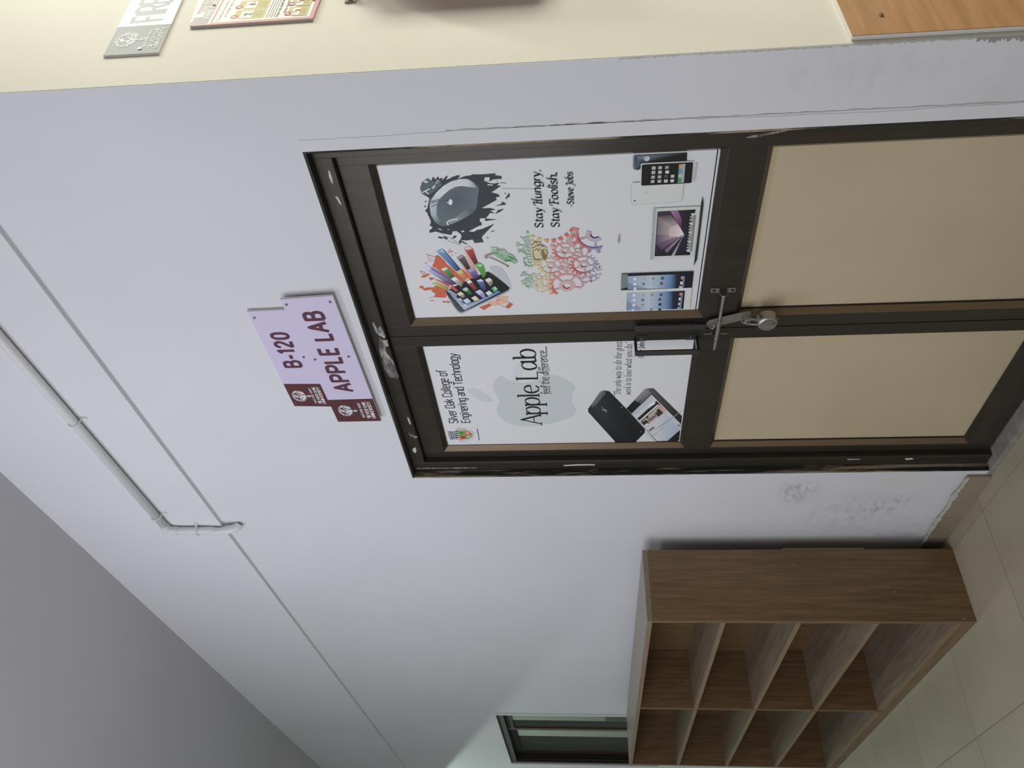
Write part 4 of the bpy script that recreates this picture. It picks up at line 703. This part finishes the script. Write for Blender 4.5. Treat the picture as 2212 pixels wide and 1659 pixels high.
for q in ([(.2033,1.8982),(.1945,1.8859)], [(.1948,1.8982),(.2029,1.8860)], [(.1705,1.8989),(.1688,1.8831)], [(.1777,1.8943),(.1647,1.8898)], [(.1753,1.8860),(.1667,1.8846)]): Q.line(q, .0032, '22281c')
for q in ([(.2246,1.9088),(.2256,1.8721)], [(.2169,1.8598),(.1911,1.8434)], [(.1741,1.8454),(.1489,1.8695)], [(.1448,1.9074),(.1447,1.8750)]): Q.line(q, .0016, '7c7f84')
text(Q, 'Be Your Own Best Friend', [(.1500,1.8310)][0], [(.2222,1.8300)][0], .0042, .0011, '4a4d52')
putL(Q.done('crest', pl_))
# two phones, back and front
Q.poly([(.3287,1.4342),(.3529,1.4229),(.4206,1.3940),(.4298,1.3840),(.4264,1.3639),(.4165,1.3571),(.3258,1.3034),(.1994,1.2334),(.1776,1.2341),(.1276,1.2607),(.1142,1.2656),(.1163,1.3383),(.1283,1.3385),(.3112,1.4335)], ['25272e', '2a2e34', '2c3036', '202226', '1c1e22', '1c1d20', '191a1d', '151617', '151617', '151617', '161718', '161718', '191a1d', '1f2128'])
Q.poly([(.3529,1.4229),(.4219,1.3923),(.4290,1.3848),(.4269,1.3789),(.4165,1.3730),(.3467,1.4092)], ['565d60', '636a6e', '5b6265', '50575a', '474e52', '4e5559'])
Q.line([(.4165,1.3730),(.3159,1.3109),(.1935,1.2437)], .0035, '26282d')
fruit(Q, [(.3242,1.3859),(.3284,1.3816),(.3268,1.3765),(.3208,1.3704),(.3091,1.3694),(.3062,1.3720),(.3152,1.3764),(.3183,1.3833)], '6f7276'); Q.poly([(.3402,1.3877),(.3372,1.3843),(.3300,1.3842),(.3330,1.3877)], '6f7276')
for p in [(.3440,1.4169),(.3364,1.3183),(.1858,1.2469)]: Q.disc(p, .0025, '8a8d90', 8)
Q.poly([(.3272,1.3026),(.3706,1.2785),(.4317,1.2459),(.4363,1.2378),(.4361,1.2180),(.4277,1.2109),(.2756,1.1102),(.2322,1.1092),(.1894,1.1093),(.1360,1.1085),(.1169,1.1142),(.1190,1.1863)], ['17171a', '1c1c1f', '66625f', '6b6664', '383435', '2b2728', '1c1a1b', '1a191a', '1a1a1b', '1b1b1c', '1b1b1c', '17171a'])
Q.poly([(.3734,1.2778),(.4317,1.2459),(.4326,1.2343),(.4090,1.2215),(.3543,1.2559),(.3660,1.2682)], ['77726f', '827d7a', '6f6a68', '65605f', '5c5857', '6a6665'])
Q.poly([(.4324,1.2277),(.4305,1.2144),(.2712,1.1107),(.2353,1.1103),(.4145,1.2235)], ['3c3839', '4a4445', '242021', '242021', '514b4b'])
Q.poly([(.2960,1.2844),(.4034,1.2212),(.2308,1.1108),(.1925,1.1095),(.1865,1.1143),(.1260,1.1490),(.1255,1.1867)], ['a3a3a8', 'a6a6aa', 'a3a6a4', '98a0ac', '8e98ab', '8c96a8', 'a2a5a4'])
Q.poly([(.2672,1.2635),(.3666,1.2024),(.3463,1.1885),(.2457,1.2486)], '26221f'); Q.poly([(.2457,1.2486),(.3434,1.1858),(.3081,1.1640),(.2177,1.2289)], ['a88a78', 'a4887a', 'b09886', 'aa9888'])
Q.poly([(.2535,1.2568),(.3494,1.1963),(.3436,1.1926),(.2459,1.2539)], 'b4b0ac')
for q, c in (([(.3235,1.1931),(.2983,1.1753),(.2752,1.1902),(.2979,1.2070)], '34302a'), ([(.2427,1.2494),(.2587,1.2327),(.2418,1.2196),(.2257,1.2381)], '35312b'), ([(.2571,1.2291),(.2889,1.2031),(.2799,1.1957),(.2478,1.2182)], '605c57'), ([(.2867,1.2254),(.3151,1.2011),(.3034,1.1970),(.2748,1.2230)], '9c8f88'), ([(.2257,1.2381),(.2390,1.2265),(.2328,1.2218),(.2209,1.2326)], 'b5b3b0'), ([(.2752,1.2334),(.2809,1.2268),(.2718,1.2229),(.2662,1.2313)], '2e2a28'),
             ([(.1928,1.2215),(.2170,1.2061),(.2107,1.1987),(.1865,1.2168)], '596159'), ([(.2236,1.1225),(.2280,1.1176),(.2202,1.1117),(.2142,1.1165)], '5a5e66'), ([(.3363,1.2313),(.3642,1.2141),(.3525,1.2050),(.3275,1.2257)], 'b4b4ba'), ([(.1260,1.1490),(.1864,1.1108),(.1296,1.1080)], '1b1c1e')): Q.poly(q, c)
Q.line([(.2915,1.2825),(.3979,1.2192)], .002, '7c7c82'); Q.line([(.2913,1.2739),(.3838,1.2151)], .0025, '85868e'); Q.line([(.3630,1.2621),(.3740,1.2550)], .003, '1a1a1a')
for k in range(7):
    a = [(.1831,1.2095),(.2664,1.1465)]; t = k * .0068; Q.line([(a[0][0] + t, a[0][1] - t * .9), (a[1][0] + t * 1.1, a[1][1] - t * .9)], .0009, '83888a')
Q.line([(.1916,1.1817),(.2128,1.1672)], .002, '63676c'); Q.line([(.1610,1.2030),(.1809,1.1864)], .002, '63676c')
Q.poly([(.1270,1.2606),(.1823,1.2326),(.1251,1.1956)], 'a6a8a9')
putL(Q.done('phones_picture', pl_))
# ------------------------------------------------------------------ room signs over the door
def SP(y0): return lambda u, v, l: (u, y0 - .00004 * l, v)
def tree_emblem(pr, c, r, col, P=lambda u, v: (u, v)):
    "curly tree: a ring of small curls over a spiral stem"
    rnd = random.Random(3)
    for k in range(34):
        a = rnd.uniform(0, 2 * math.pi); q = r * math.sqrt(rnd.uniform(.08, 1)); x, z = c[0] + q * 1.05 * math.cos(a), c[1] + .28 * r + q * .80 * math.sin(a)
        s = r * rnd.uniform(.12, .17); ph = rnd.uniform(0, 6.3)
        pr.line([P(x + s * (1 - t / 14) * math.cos(ph + t * .62), z + s * (1 - t / 14) * math.sin(ph + t * .62)) for t in range(11)], r * .055, col, up=False)
    for k in range(18):
        a = 2 * math.pi * k / 18; x, z = c[0] + r * 1.06 * math.cos(a), c[1] + .28 * r + r * .82 * math.sin(a); s = r * .13
        pr.line([P(x + s * math.cos(t * .7 + a), z + s * math.sin(t * .7 + a)) for t in range(8)], r * .06, col, up=False)
    for dx in (-.5, -.15, .3, .6): pr.line([P(*q) for q in smooth_pts([(c[0], c[1] - .75 * r), (c[0] + dx * .2 * r, c[1] - .1 * r), (c[0] + dx * r, c[1] + .5 * r)], 4)], r * .06, col, up=False)
    pr.line([P(c[0] + r * .26 * (1 - t / 26) * math.cos(1.7 + t * .45), c[1] - 1.05 * r + r * .30 * (1 - t / 26) * math.sin(1.7 + t * .45)) for t in range(22)], r * .075, col, up=False)
def deva(pr, p0, p1, h, col):
    "Devanagari line: head bar with hanging letter strokes (the motto under the tree)"
    dx, dz = p1[0] - p0[0], p1[1] - p0[1]; T = lambda a, b: (p0[0] + dx * a - dz / abs(dx) * b * h * 0, p0[1] + dz * a + b * h)
    pr.layer += .25; w_ = h * .13
    for a, b in ((0, .27), (.33, .60), (.66, 1)): pr.line([T(a, 1), T(b, 1)], w_, col, up=False)
    for a in (.07, .16, .26, .40, .50, .59, .73, .83, .92, .99): pr.line([T(a, 1), T(a, 0)], w_, col, up=False)
    for a in (.02, .11, .21, .35, .45, .54, .68, .78, .87): pr.line(smooth_pts([T(a - .015, .7), T(a + .02, .75), T(a + .035, .45), T(a + .01, .25), T(a - .02, .4)], 3), w_, col, up=False)
    for a in (.27, .46, .95): pr.line([T(a, 1), T(a + .03, 1.35)], w_, col, up=False)
def sign(name, label, TL, TR, BR, BL, frac, y0, y1, title, t0, t1, cap, wd, screws):
    e = tag(empty(name, (TL[0], y1, BL[1])), label, 'sign', 'lilac and maroon room signs over the door')
    off = (-TL[0], -y1, -BL[1])
    lerp = lambda a, b, t: (a[0] + (b[0] - a[0]) * t, a[1] + (b[1] - a[1]) * t)
    mt, mb = lerp(TL, TR, frac), lerp(BL, BR, frac)
    def put(o): o.location = off; return o
    put(obj('backing_board', extrude_poly(B(), [TL, TR, BR, BL], y0 + .0016, y1), BOARD, e))
    put(obj('name_panel', extrude_poly(B(), [mt, TR, BR, mb], y0, y0 + .0015), LILAC, e))
    put(obj('emblem_panel', extrude_poly(B(), [TL, mt, mb, BL], y0, y0 + .0015), MAROON, e))
    S = Print(SP(y0 - .0002), 1.75)
    text(S, title, t0, t1, cap, wd, '4a2533', nar=.84, each=lambda: put(S.done('letter', e)))
    W_ = mb[0] - BL[0]; H_ = TL[1] - BL[1]; pk_ = 'd9c8dc'
    tree_emblem(S, (BL[0] + W_ * .50, BL[1] + H_ * .68), W_ * .205, pk_); put(S.done('tree_emblem', e))
    deva(S, (BL[0] + W_ * .17, BL[1] + H_ * .325), (BL[0] + W_ * .83, BL[1] + H_ * .335), H_ * .055, pk_)
    text(S, 'SILVER OAK', (BL[0] + W_ * .14, BL[1] + H_ * .205), (BL[0] + W_ * .88, BL[1] + H_ * .215), H_ * .075, W_ * .022, pk_, 'serif')
    text(S, 'UNIVERSITY', (BL[0] + W_ * .14, BL[1] + H_ * .095), (BL[0] + W_ * .88, BL[1] + H_ * .105), H_ * .075, W_ * .022, pk_, 'serif'); put(S.done('emblem_lettering', e))
    for q in screws: put(obj('screw_head', cyl(B(), (q[0], y0 - .0018, q[1]), (q[0], y0 - .0001, q[1]), .0042, 10), SCREW, e))
    return e
sign('room_sign', 'upper lilac room sign with number lettering and maroon left end', (.4830,2.4128),(.9400,2.4172),(.9420,2.2940),(.4765,2.2898), .262, -.0105, -.0030, 'B-120',
     [(.6797,2.3285)][0], [(.8509,2.3278)][0], .0500, .0112, [(.9134,2.4033),(.7327,2.3082),(.5034,2.4016)])
sign('room_sign', 'lower lilac room sign with capital lettering just above the door', (.4020,2.2822),(.9940,2.2985),(1.0015,2.1440),(.4025,2.1333), .208, -.0200, -.0125, 'APPLE LAB',
     [(.5665,2.1894)][0], [(.9480,2.1937)][0], .0545, .0122, [(.9736,2.2860),(.9790,2.1571),(.7312,2.2706),(.7409,2.1625),(.4159,2.2696)])

# ------------------------------------------------------------------ conduit above the door
cd = tag(empty('conduit', (.3, -.014, 3.2)), 'white plastic conduit running along the beam and turning down into the wall', 'pipe')
def putc(o): o.location = (-.3, .022, -3.2); return o
YP = -.0405; PR = .0158
putc(obj('pipe', cyl(B(), (1.63, YP, 3.203), (-.305, YP, 3.203), PR, 18, caps=True), PVC, cd, True))
putc(obj('elbow', tube(B(), smooth_pts([(-.290, YP, 3.203), (-.318, YP, 3.202), (-.333, YP, 3.190), (-.337, YP, 3.160)], 5), .0182, 18), PVC, cd, True))
putc(obj('pipe', tube(B(), smooth_pts([(-.337, YP, 3.165), (-.337, YP, 3.06), (-.337, YP + .001, 3.02), (-.338, YP - .003, 2.985), (-.338, YP + .006, 2.945)], 5), PR, 18), PVC, cd, True))
putc(obj('elbow', tube(B(), smooth_pts([(-.338, YP + .002, 2.955), (-.338, YP + .006, 2.930), (-.337, YP + .015, 2.908), (-.336, -.0145, 2.899)], 5), .0182, 18), PVC, cd, True))
for v in [c for c in cd.children if c.name.startswith('elbow')][-1].data.vertices: v.co.y = min(v.co.y, -.0090)      # cut flush with the wall
def clamp(p, axis):
    b = B(); x, z = p
    if axis == 'x': tube(b, [(x, -.0225, z - .022), (x, -.034, z - .0205), (x, -.048, z - .017), (x, -.058, z - .006), (x, -.058, z + .006), (x, -.048, z + .017), (x, -.034, z + .0205), (x, -.0225, z + .022)], .003, 6); box(b, x - .006, x + .006, -.026, -.0222, z - .040, z - .020)
    else: tube(b, [(x - .022, -.0225, z), (x - .0205, -.034, z), (x - .017, -.048, z), (x - .006, -.058, z), (x + .006, -.058, z), (x + .017, -.048, z), (x + .0205, -.034, z), (x + .022, -.0225, z)], .0055, 6); box(b, x + .020, x + .038, -.026, -.0222, z - .007, z + .007)
    putc(obj('pipe_clip', b, PVC, cd))
clamp((.445, 3.203), 'x'); clamp((-.215, 3.203), 'x'); clamp((-.337, 3.075), 'z')

# ------------------------------------------------------------------ open shelf unit
SX0, SX1, SY0, SY1, SZ = -2.705, -.4745, -.3627, -.062, 1.2215
sh = tag(empty('shelf_unit', (SX0, SY1, 0)), 'low brown wood-grain open shelf unit, empty, standing on the tiles against the white wall', 'shelf')
def puts(o): o.location = (-SX0, -SY1, 0); return o
T_ = .021
puts(obj('side_panel', bx(SX1 - T_, SX1, SY0, SY1, .0005, SZ - T_, bev=.0008), WOOD_Z, sh)); puts(obj('side_panel', bx(SX0, SX0 + T_, SY0, SY1, .0005, SZ - T_, bev=.0008), WOOD_Z, sh))
puts(obj('top_board', bx(SX0, SX1, SY0, SY1, SZ - T_ + .0002, SZ, bev=.0008), DUST_SHEEN, sh))
puts(obj('back_panel', bx(SX0 + T_, SX1 - T_, SY1 - .008, SY1, .02, SZ - T_), WOOD_Z, sh))
XD = -1.588
puts(obj('divider', bx(XD - .010, XD + .010, SY0 + .001, SY1 - .0085, .066, SZ - T_ - .0005), WOOD_Z, sh))
for a, b in ((SX0 + T_ + .0003, XD - .0103), (XD + .0103, SX1 - T_ - .0003)):
    for zt in (.940, .655, .367, .066):
        s = puts(obj('shelf_board', bx(a, b, SY0 + .0012, SY1 - .0085, zt - .019, zt), DUST_SHEEN, sh))
        obj('edge_band', bx(a, b, SY0 + .0002, SY0 + .0011, zt - .019, zt), EDGE, s)
puts(obj('plinth', bx(SX0 + T_ + .0003, SX1 - T_ - .0003, SY0 + .0005, SY0 + .018, .0005, .0465), WOOD_X, sh))
puts(obj('edge_band', bx(SX0 + .0005, SX1 - .0005, SY0 - .0008, SY0 - .0001, SZ - T_ + .001, SZ - .001), EDGE, sh))
puts(obj('loose_edging', bx(SX1 - .004, SX1 - .0005, SY1 + .0003, SY1 + .0055, .34, .66, bev=.0008), EDGE, sh))

for y_, z_, l_ in ((-.245, .262, .010), (-.352, .038, .014), (-.345, .985, .006), (-.13, .62, .008)): puts(obj('scratch', bx(SX1 + .0001, SX1 + .0003, y_, y_ + .0016, z_, z_ + l_), SMEAR, sh))
# ------------------------------------------------------------------ window beyond the shelf
wn = tag(empty('window_1', (WX0, .04, WZ0)), kind='structure')
def putw(o): o.location = (-WX0, -.04, -WZ0); return o
WF = alu('window_bronze', (.014, .012, .010), .55, .0); WF2 = alu('window_brown', (.11, .058, .036), .30, .4)
GL_ = mat('window_glass', (.50, .53, .50), .03); g_b = GL_.node_tree.nodes['Principled BSDF']; g_b.inputs['Transmission Weight'].default_value = .9; g_b.inputs['IOR'].default_value = 1.02
putw(obj('window_head', bx(WX0 + .002, WX1 - .002, .012, .130, WZ1 - .045, WZ1 - .002), WF, wn)); putw(obj('window_sill', bx(WX0 + .002, WX1 - .002, .012, .130, WZ0 + .002, WZ0 + .04), WF, wn))
putw(obj('window_jamb', bx(WX0 + .002, WX0 + .035, .012, .205, WZ0 + .041, WZ1 - .046), WF, wn)); putw(obj('window_jamb', bx(WX1 - .035, WX1 - .002, .012, .130, WZ0 + .041, WZ1 - .046), WF, wn))
for y_, M_ in ((.026, WF2), (.060, WF), (.094, WF2)): putw(obj('track_rib', bx(WX0 + .0355, WX0 + .052, y_, y_ + .006, WZ0 + .042, WZ1 - .047), M_, wn))
putw(obj('plaster_rim', bx(WX1 - .004, WX1 + .020, -.006, -.0005, WZ0, WZ1 + .004, bev=.002), WALL, wn))
def sash(x0, x1, y0):
    z0, z1 = WZ0 + .042, WZ1 - .047
    s = putw(obj('sash', bx(x0, x0 + .045, y0, y0 + .024, z0, z1), WF2, wn))
    obj('sash_stile', bx(x1 - .045, x1, y0, y0 + .024, z0, z1), WF, s); obj('sash_rail', bx(x0 + .0452, x1 - .0452, y0, y0 + .024, z1 - .045, z1), WF, s); obj('sash_rail', bx(x0 + .0452, x1 - .0452, y0, y0 + .024, z0, z0 + .05), WF, s)
    obj('glass_pane', bx(x0 + .0452, x1 - .0452, y0 + .010, y0 + .014, z0 + .0505, z1 - .0455), GL_, s)
sash(-3.47, WX1 - .037, .035); sash(WX0 + .054, -3.43, .068)
bm = B(); box(bm, -7.7, -7.6, .16, 1.2, 0, 3.2); box(bm, -7.7, -2.4, 1.2, 1.3, 0, 3.2); box(bm, -7.7, -2.4, .16, 1.3, 3.2, 3.3); box(bm, -2.5, -2.4, .16, 1.2, 0, 3.2); box(bm, -7.7, -2.4, .161, 1.3, -.06, 0)
tag(obj('wall_inside', bm, GREENWALL), kind='structure')
nb = tag(obj('notice_board', bx(-7.25, -6.4, 1.165, 1.199, .90, 1.27, bev=.004), mat('board_felt', (.10, .12, .09), .9)), 'dark rectangular board seen through the window glass', 'board')

# ------------------------------------------------------------------ things on the cream wall
def CP(x0): return lambda u, v, l: (x0 + .00004 * l, u, v)
def ext_c(pts, x0, x1):
    b = B(); a = [b.verts.new((x0, y, z)) for y, z in pts]; c = [b.verts.new((x1, y, z)) for y, z in pts]
    b.faces.new(a); b.faces.new(c[::-1])
    for i in range(len(a)): j = (i + 1) % len(a); b.faces.new((a[i], c[i], c[j], a[j]))
    return b
fs = tag(empty('fire_sign', (XC, .13, 2.41)), 'shiny metal strip sign with grey end panel high on the cream wall', 'sign')
def putf(o): o.location = (-XC, -.13, -2.41); return o
putf(obj('sign_plate', ext_c([(.1291, 2.5443), (.66, 2.5915), (.66, 2.4535), (.1284, 2.4089)], XC + .0004, XC + .0040), BOARD, fs))
putf(obj('name_panel', ext_c([(.2634, 2.5565), (.66, 2.5915), (.66, 2.4535), (.262, 2.4205)], XC + .0041, XC + .0052), MIRROR, fs))
putf(obj('emblem_panel', ext_c([(.1291, 2.5443), (.2631, 2.5564), (.2617, 2.4204), (.1284, 2.4089)], XC + .0041, XC + .0052), GREYSIGN, fs))
S = Print(CP(XC + .0054), 1.0)
text(S, 'FIRE SAFETY', (.283, 2.449), (.66, 2.481), .078, .0115, '9aa69c', each=lambda: putf(S.done('letter', fs)))
tree_emblem(S, (.196, 2.502), .030, 'e8efe6'); text(S, 'SILVER OAK', (.150, 2.434), (.246, 2.442), .0100, .002, 'dfe6dd', 'serif'); text(S, 'UNIVERSITY', (.150, 2.420), (.246, 2.428), .0100, .002, 'dfe6dd', 'serif')
deva(S, (.155, 2.450), (.240, 2.457), .0075, 'dfe6dd'); putf(S.done('emblem_lettering', fs))
putf(obj('screw_head', cyl(B(), (XC + .0053, .1505, 2.462), (XC + .0072, .1505, 2.462), .0042, 10), STEEL, fs))

fp = tag(empty('safety_poster', (XC, .24, 2.066)), 'framed fire safety instruction chart with yellow boxes on the cream wall', 'poster')
def putp(o): o.location = (-XC, -.24, -2.066); return o
putp(obj('poster_board', ext_c([(.2405, 2.3674), (.70, 2.3674), (.70, 2.0655), (.2405, 2.0655)], XC + .0004, XC + .0066), mat('board_rim', (.55, .44, .40), .5), fp))
S = Print(CP(XC + .0068), 1 / .92)
FPT = lambda p: p
S.poly([(.2573,2.3713),(.4408,2.3901),(.3937,2.0461),(.3517,2.0658),(.2541,2.0736),(.2566,2.3392)], 'd3d2c6')
S.poly([(.2405, 2.3674), (.70, 2.3674), (.70, 2.0655), (.2405, 2.0655)], 'c99e94')
S.poly([(.2435, 2.3674), (.70, 2.3674), (.70, 2.3250), (.2435, 2.3250)], 'aca49c')
S.poly([(.2430, 2.3250), (.70, 2.3250), (.70, 2.3195), (.2430, 2.3195)], 'd9d6cc')
S.poly([(.2505, 2.3135), (.70, 2.3135), (.70, 2.0760), (.2505, 2.0760)], 'd6d7ce')
S.poly([(.2915,2.3738),(.3079,2.3470),(.2816,2.3463),(.2817,2.3735)], 'd8d8ce')
text(S, 'HOW TO PREVENT', (.292, 2.3480), (.47, 2.3480), .0115, .0020, 'd6d2c8'); text(S, 'FIRE EMERGENCIES', (.275, 2.3300), (.47, 2.3300), .0120, .0022, 'd6d2c8')
text(S, 'These are the basic fire safety rules to follow in case', (.256, 2.2990), (.52, 2.2990), .0050, .0008, '55564f'); text(S, 'of a fire: stay calm, raise the alarm and get out', (.272, 2.2860), (.52, 2.2860), .0050, .0008, '55564f')
def box_(y0, z0, y1, z1, letter, pic):
    S.poly([(y0, z0), (y1, z0), (y1, z1), (y0 + .012, z1), (y0, z1 - .018)], 'c9c283')
    w_ = y1 - y0; h_ = z1 - z0
    S.poly([(y0 + w_ * .14, z0 + h_ * .42), (y1 - w_ * .12, z0 + h_ * .42), (y1 - w_ * .12, z0 + h_ * .80), (y0 + w_ * .14, z0 + h_ * .80)], 'd8d8d0')
    c = (y0 + w_ * .30, z1 - h_ * .02); S.disc(c, .0092, 'bd6f66', 16); text(S, letter, (c[0] - .0038, c[1] - .005), (c[0] + .0046, c[1] - .005), .0100, .0019, 'e4ddd6')
    m_ = (y0 + w_ * .5, z0 + h_ * .60)
    if pic == 0:
        S.line([(m_[0] - .008, m_[1] + .006), (m_[0], m_[1]), (m_[0] + .007, m_[1] + .005)], .003, '6f7368'); S.line([(m_[0], m_[1] + .008), (m_[0], m_[1] - .004), (m_[0] + .004, m_[1] - .014)], .004, '6f7368'); S.line([(m_[0], m_[1] - .003), (m_[0] - .005, m_[1] - .013)], .003, '6f7368')
    elif pic == 1: S.poly([(m_[0] - .003, m_[1] - .010), (m_[0] + .005, m_[1] - .010), (m_[0] + .006, m_[1] + .004), (m_[0] - .002, m_[1] + .004)], '70756a'); S.line([(m_[0] + .002, m_[1] + .004), (m_[0] + .001, m_[1] + .013)], .002, '70756a'); S.poly([(m_[0] + .010, m_[1] - .008), (m_[0] + .015, m_[1] - .008), (m_[0] + .014, m_[1] + .008)], 'c08a80')
    elif pic == 2: S.poly([(m_[0] - .008, m_[1] - .010), (m_[0] + .009, m_[1] - .010), (m_[0] + .009, m_[1] + .008), (m_[0] - .006, m_[1] + .006)], 'b8807a'); S.line([(m_[0] - .009, m_[1] - .012), (m_[0] + .009, m_[1] - .012)], .003, '6f7368')
    else: S.poly([(m_[0] - .001, m_[1] - .011), (m_[0] + .008, m_[1] - .010), (m_[0] + .008, m_[1] + .002), (m_[0] + .001, m_[1] + .003)], 'b5665c'); S.line([(m_[0] - .010, m_[1] + .003), (m_[0] + .002, m_[1] + .010)], .0018, '55584f'); S.line([(m_[0] - .008, m_[1] - .002), (m_[0] + .004, m_[1] + .004)], .0014, '55584f')
    for k in range(4): S.line([(y0 + w_ * .16, z0 + h_ * (.34 - .075 * k)), (y1 - w_ * (.12 + .1 * (k % 2)), z0 + h_ * (.34 - .075 * k))], .0011, '98905c' if k else 'b08a6a')
for k, ch in enumerate('RACE'): box_(.2585 + k * .0475, 2.190, .3025 + k * .0475, 2.2665, ch, k % 3)
for k in range(4): S.line([(.258, 2.1830 - k * .0062), (.262 + .20 - .01 * k, 2.1830 - k * .0062)], .0011, '7b7c72')
text(S, 'How to operate a portable fire extinguisher', (.2585, 2.1545), (.52, 2.1545), .0055, .0012, '4a4b44'); text(S, 'easy to remember', (.277, 2.1400), (.37, 2.1400), .0055, .0012, 'b0736a')
for k, ch in enumerate('PASS'): box_(.2575 + k * .0475, 2.0840, .3015 + k * .0475, 2.1330, ch, 3)
putp(S.done('printed_chart', fp))
putp(obj('screw_head', cyl(B(), (XC + .0069, .339, 2.3335), (XC + .0092, .339, 2.3335), .0035, 10), SCREW, fp))
putp(obj('screw_head', cyl(B(), (XC + .0069, .329, 2.0795), (XC + .0092, .329, 2.0795), .0035, 10), STEEL, fp))

wp = tag(empty('wood_panel', (XC, .013, 0)), 'tan wood-grain laminate board with a white edge low on the cream wall', 'panel')
def putb(o): o.location = (-XC, -.013, 0); return o
putb(obj('core_board', bx(XC + .0008, XC + .0098, .0128, 1.3, .004, .8852), PLYEDGE, wp)); putb(obj('laminate_face', bx(XC + .0099, XC + .0112, .0135, 1.3, .004, .8850), PLY, wp))
putb(obj('screw_head', cyl(B(), (XC + .0113, .0865, .811), (XC + .0165, .0865, .811), .0052, 12, .0035), mat('brass_screw', (.30, .20, .10), .4, .7), wp))
# bracket and extinguisher: they stand just beyond the edge of the photograph and throw the red shade on the cream wall
ex = tag(empty('fire_extinguisher', (XC + .10, .50, 1.50)), 'red fire extinguisher hanging on the cream wall below the safety chart', 'extinguisher')
def pute(o): o.location = (-XC - .10, -.50, -1.50); return o
bm = B(); prev = None
for z, r in ((1.51, .060), (1.52, .070), (1.86, .070), (1.895, .058), (1.915, .030), (1.93, .020), (1.95, .020)):
    rg = [bm.verts.new((XC + .085 + r * math.cos(t), .418 + r * math.sin(t), z)) for t in [2 * math.pi * i / 28 for i in range(28)]]
    if prev:
        for k in range(28): bm.faces.new((prev[k], prev[(k + 1) % 28], rg[(k + 1) % 28], rg[k]))
    else: bm.faces.new(rg)
    prev = rg
bm.faces.new(prev); pute(obj('cylinder_body', bm, RED, ex, True))
pute(obj('valve_handle', bx(XC + .065, XC + .105, .44, .56, 1.952, 1.985, bev=.004), BLACKP, ex))
pute(obj('hose', tube(B(), smooth_pts([(XC + .085, .53, 1.965), (XC + .10, .585, 1.93), (XC + .10, .60, 1.80), (XC + .09, .575, 1.62)], 6), .010, 10), BLACKP, ex, True))
bk = tag(obj('wall_bracket', box(box(B(), XC + .0005, XC + .004, .318, .40, 1.975, 2.003), XC + .004, XC + .018, .328, .345, 1.982, 1.996), STEEL2), 'small metal hanging bracket screwed to the cream wall', 'bracket')
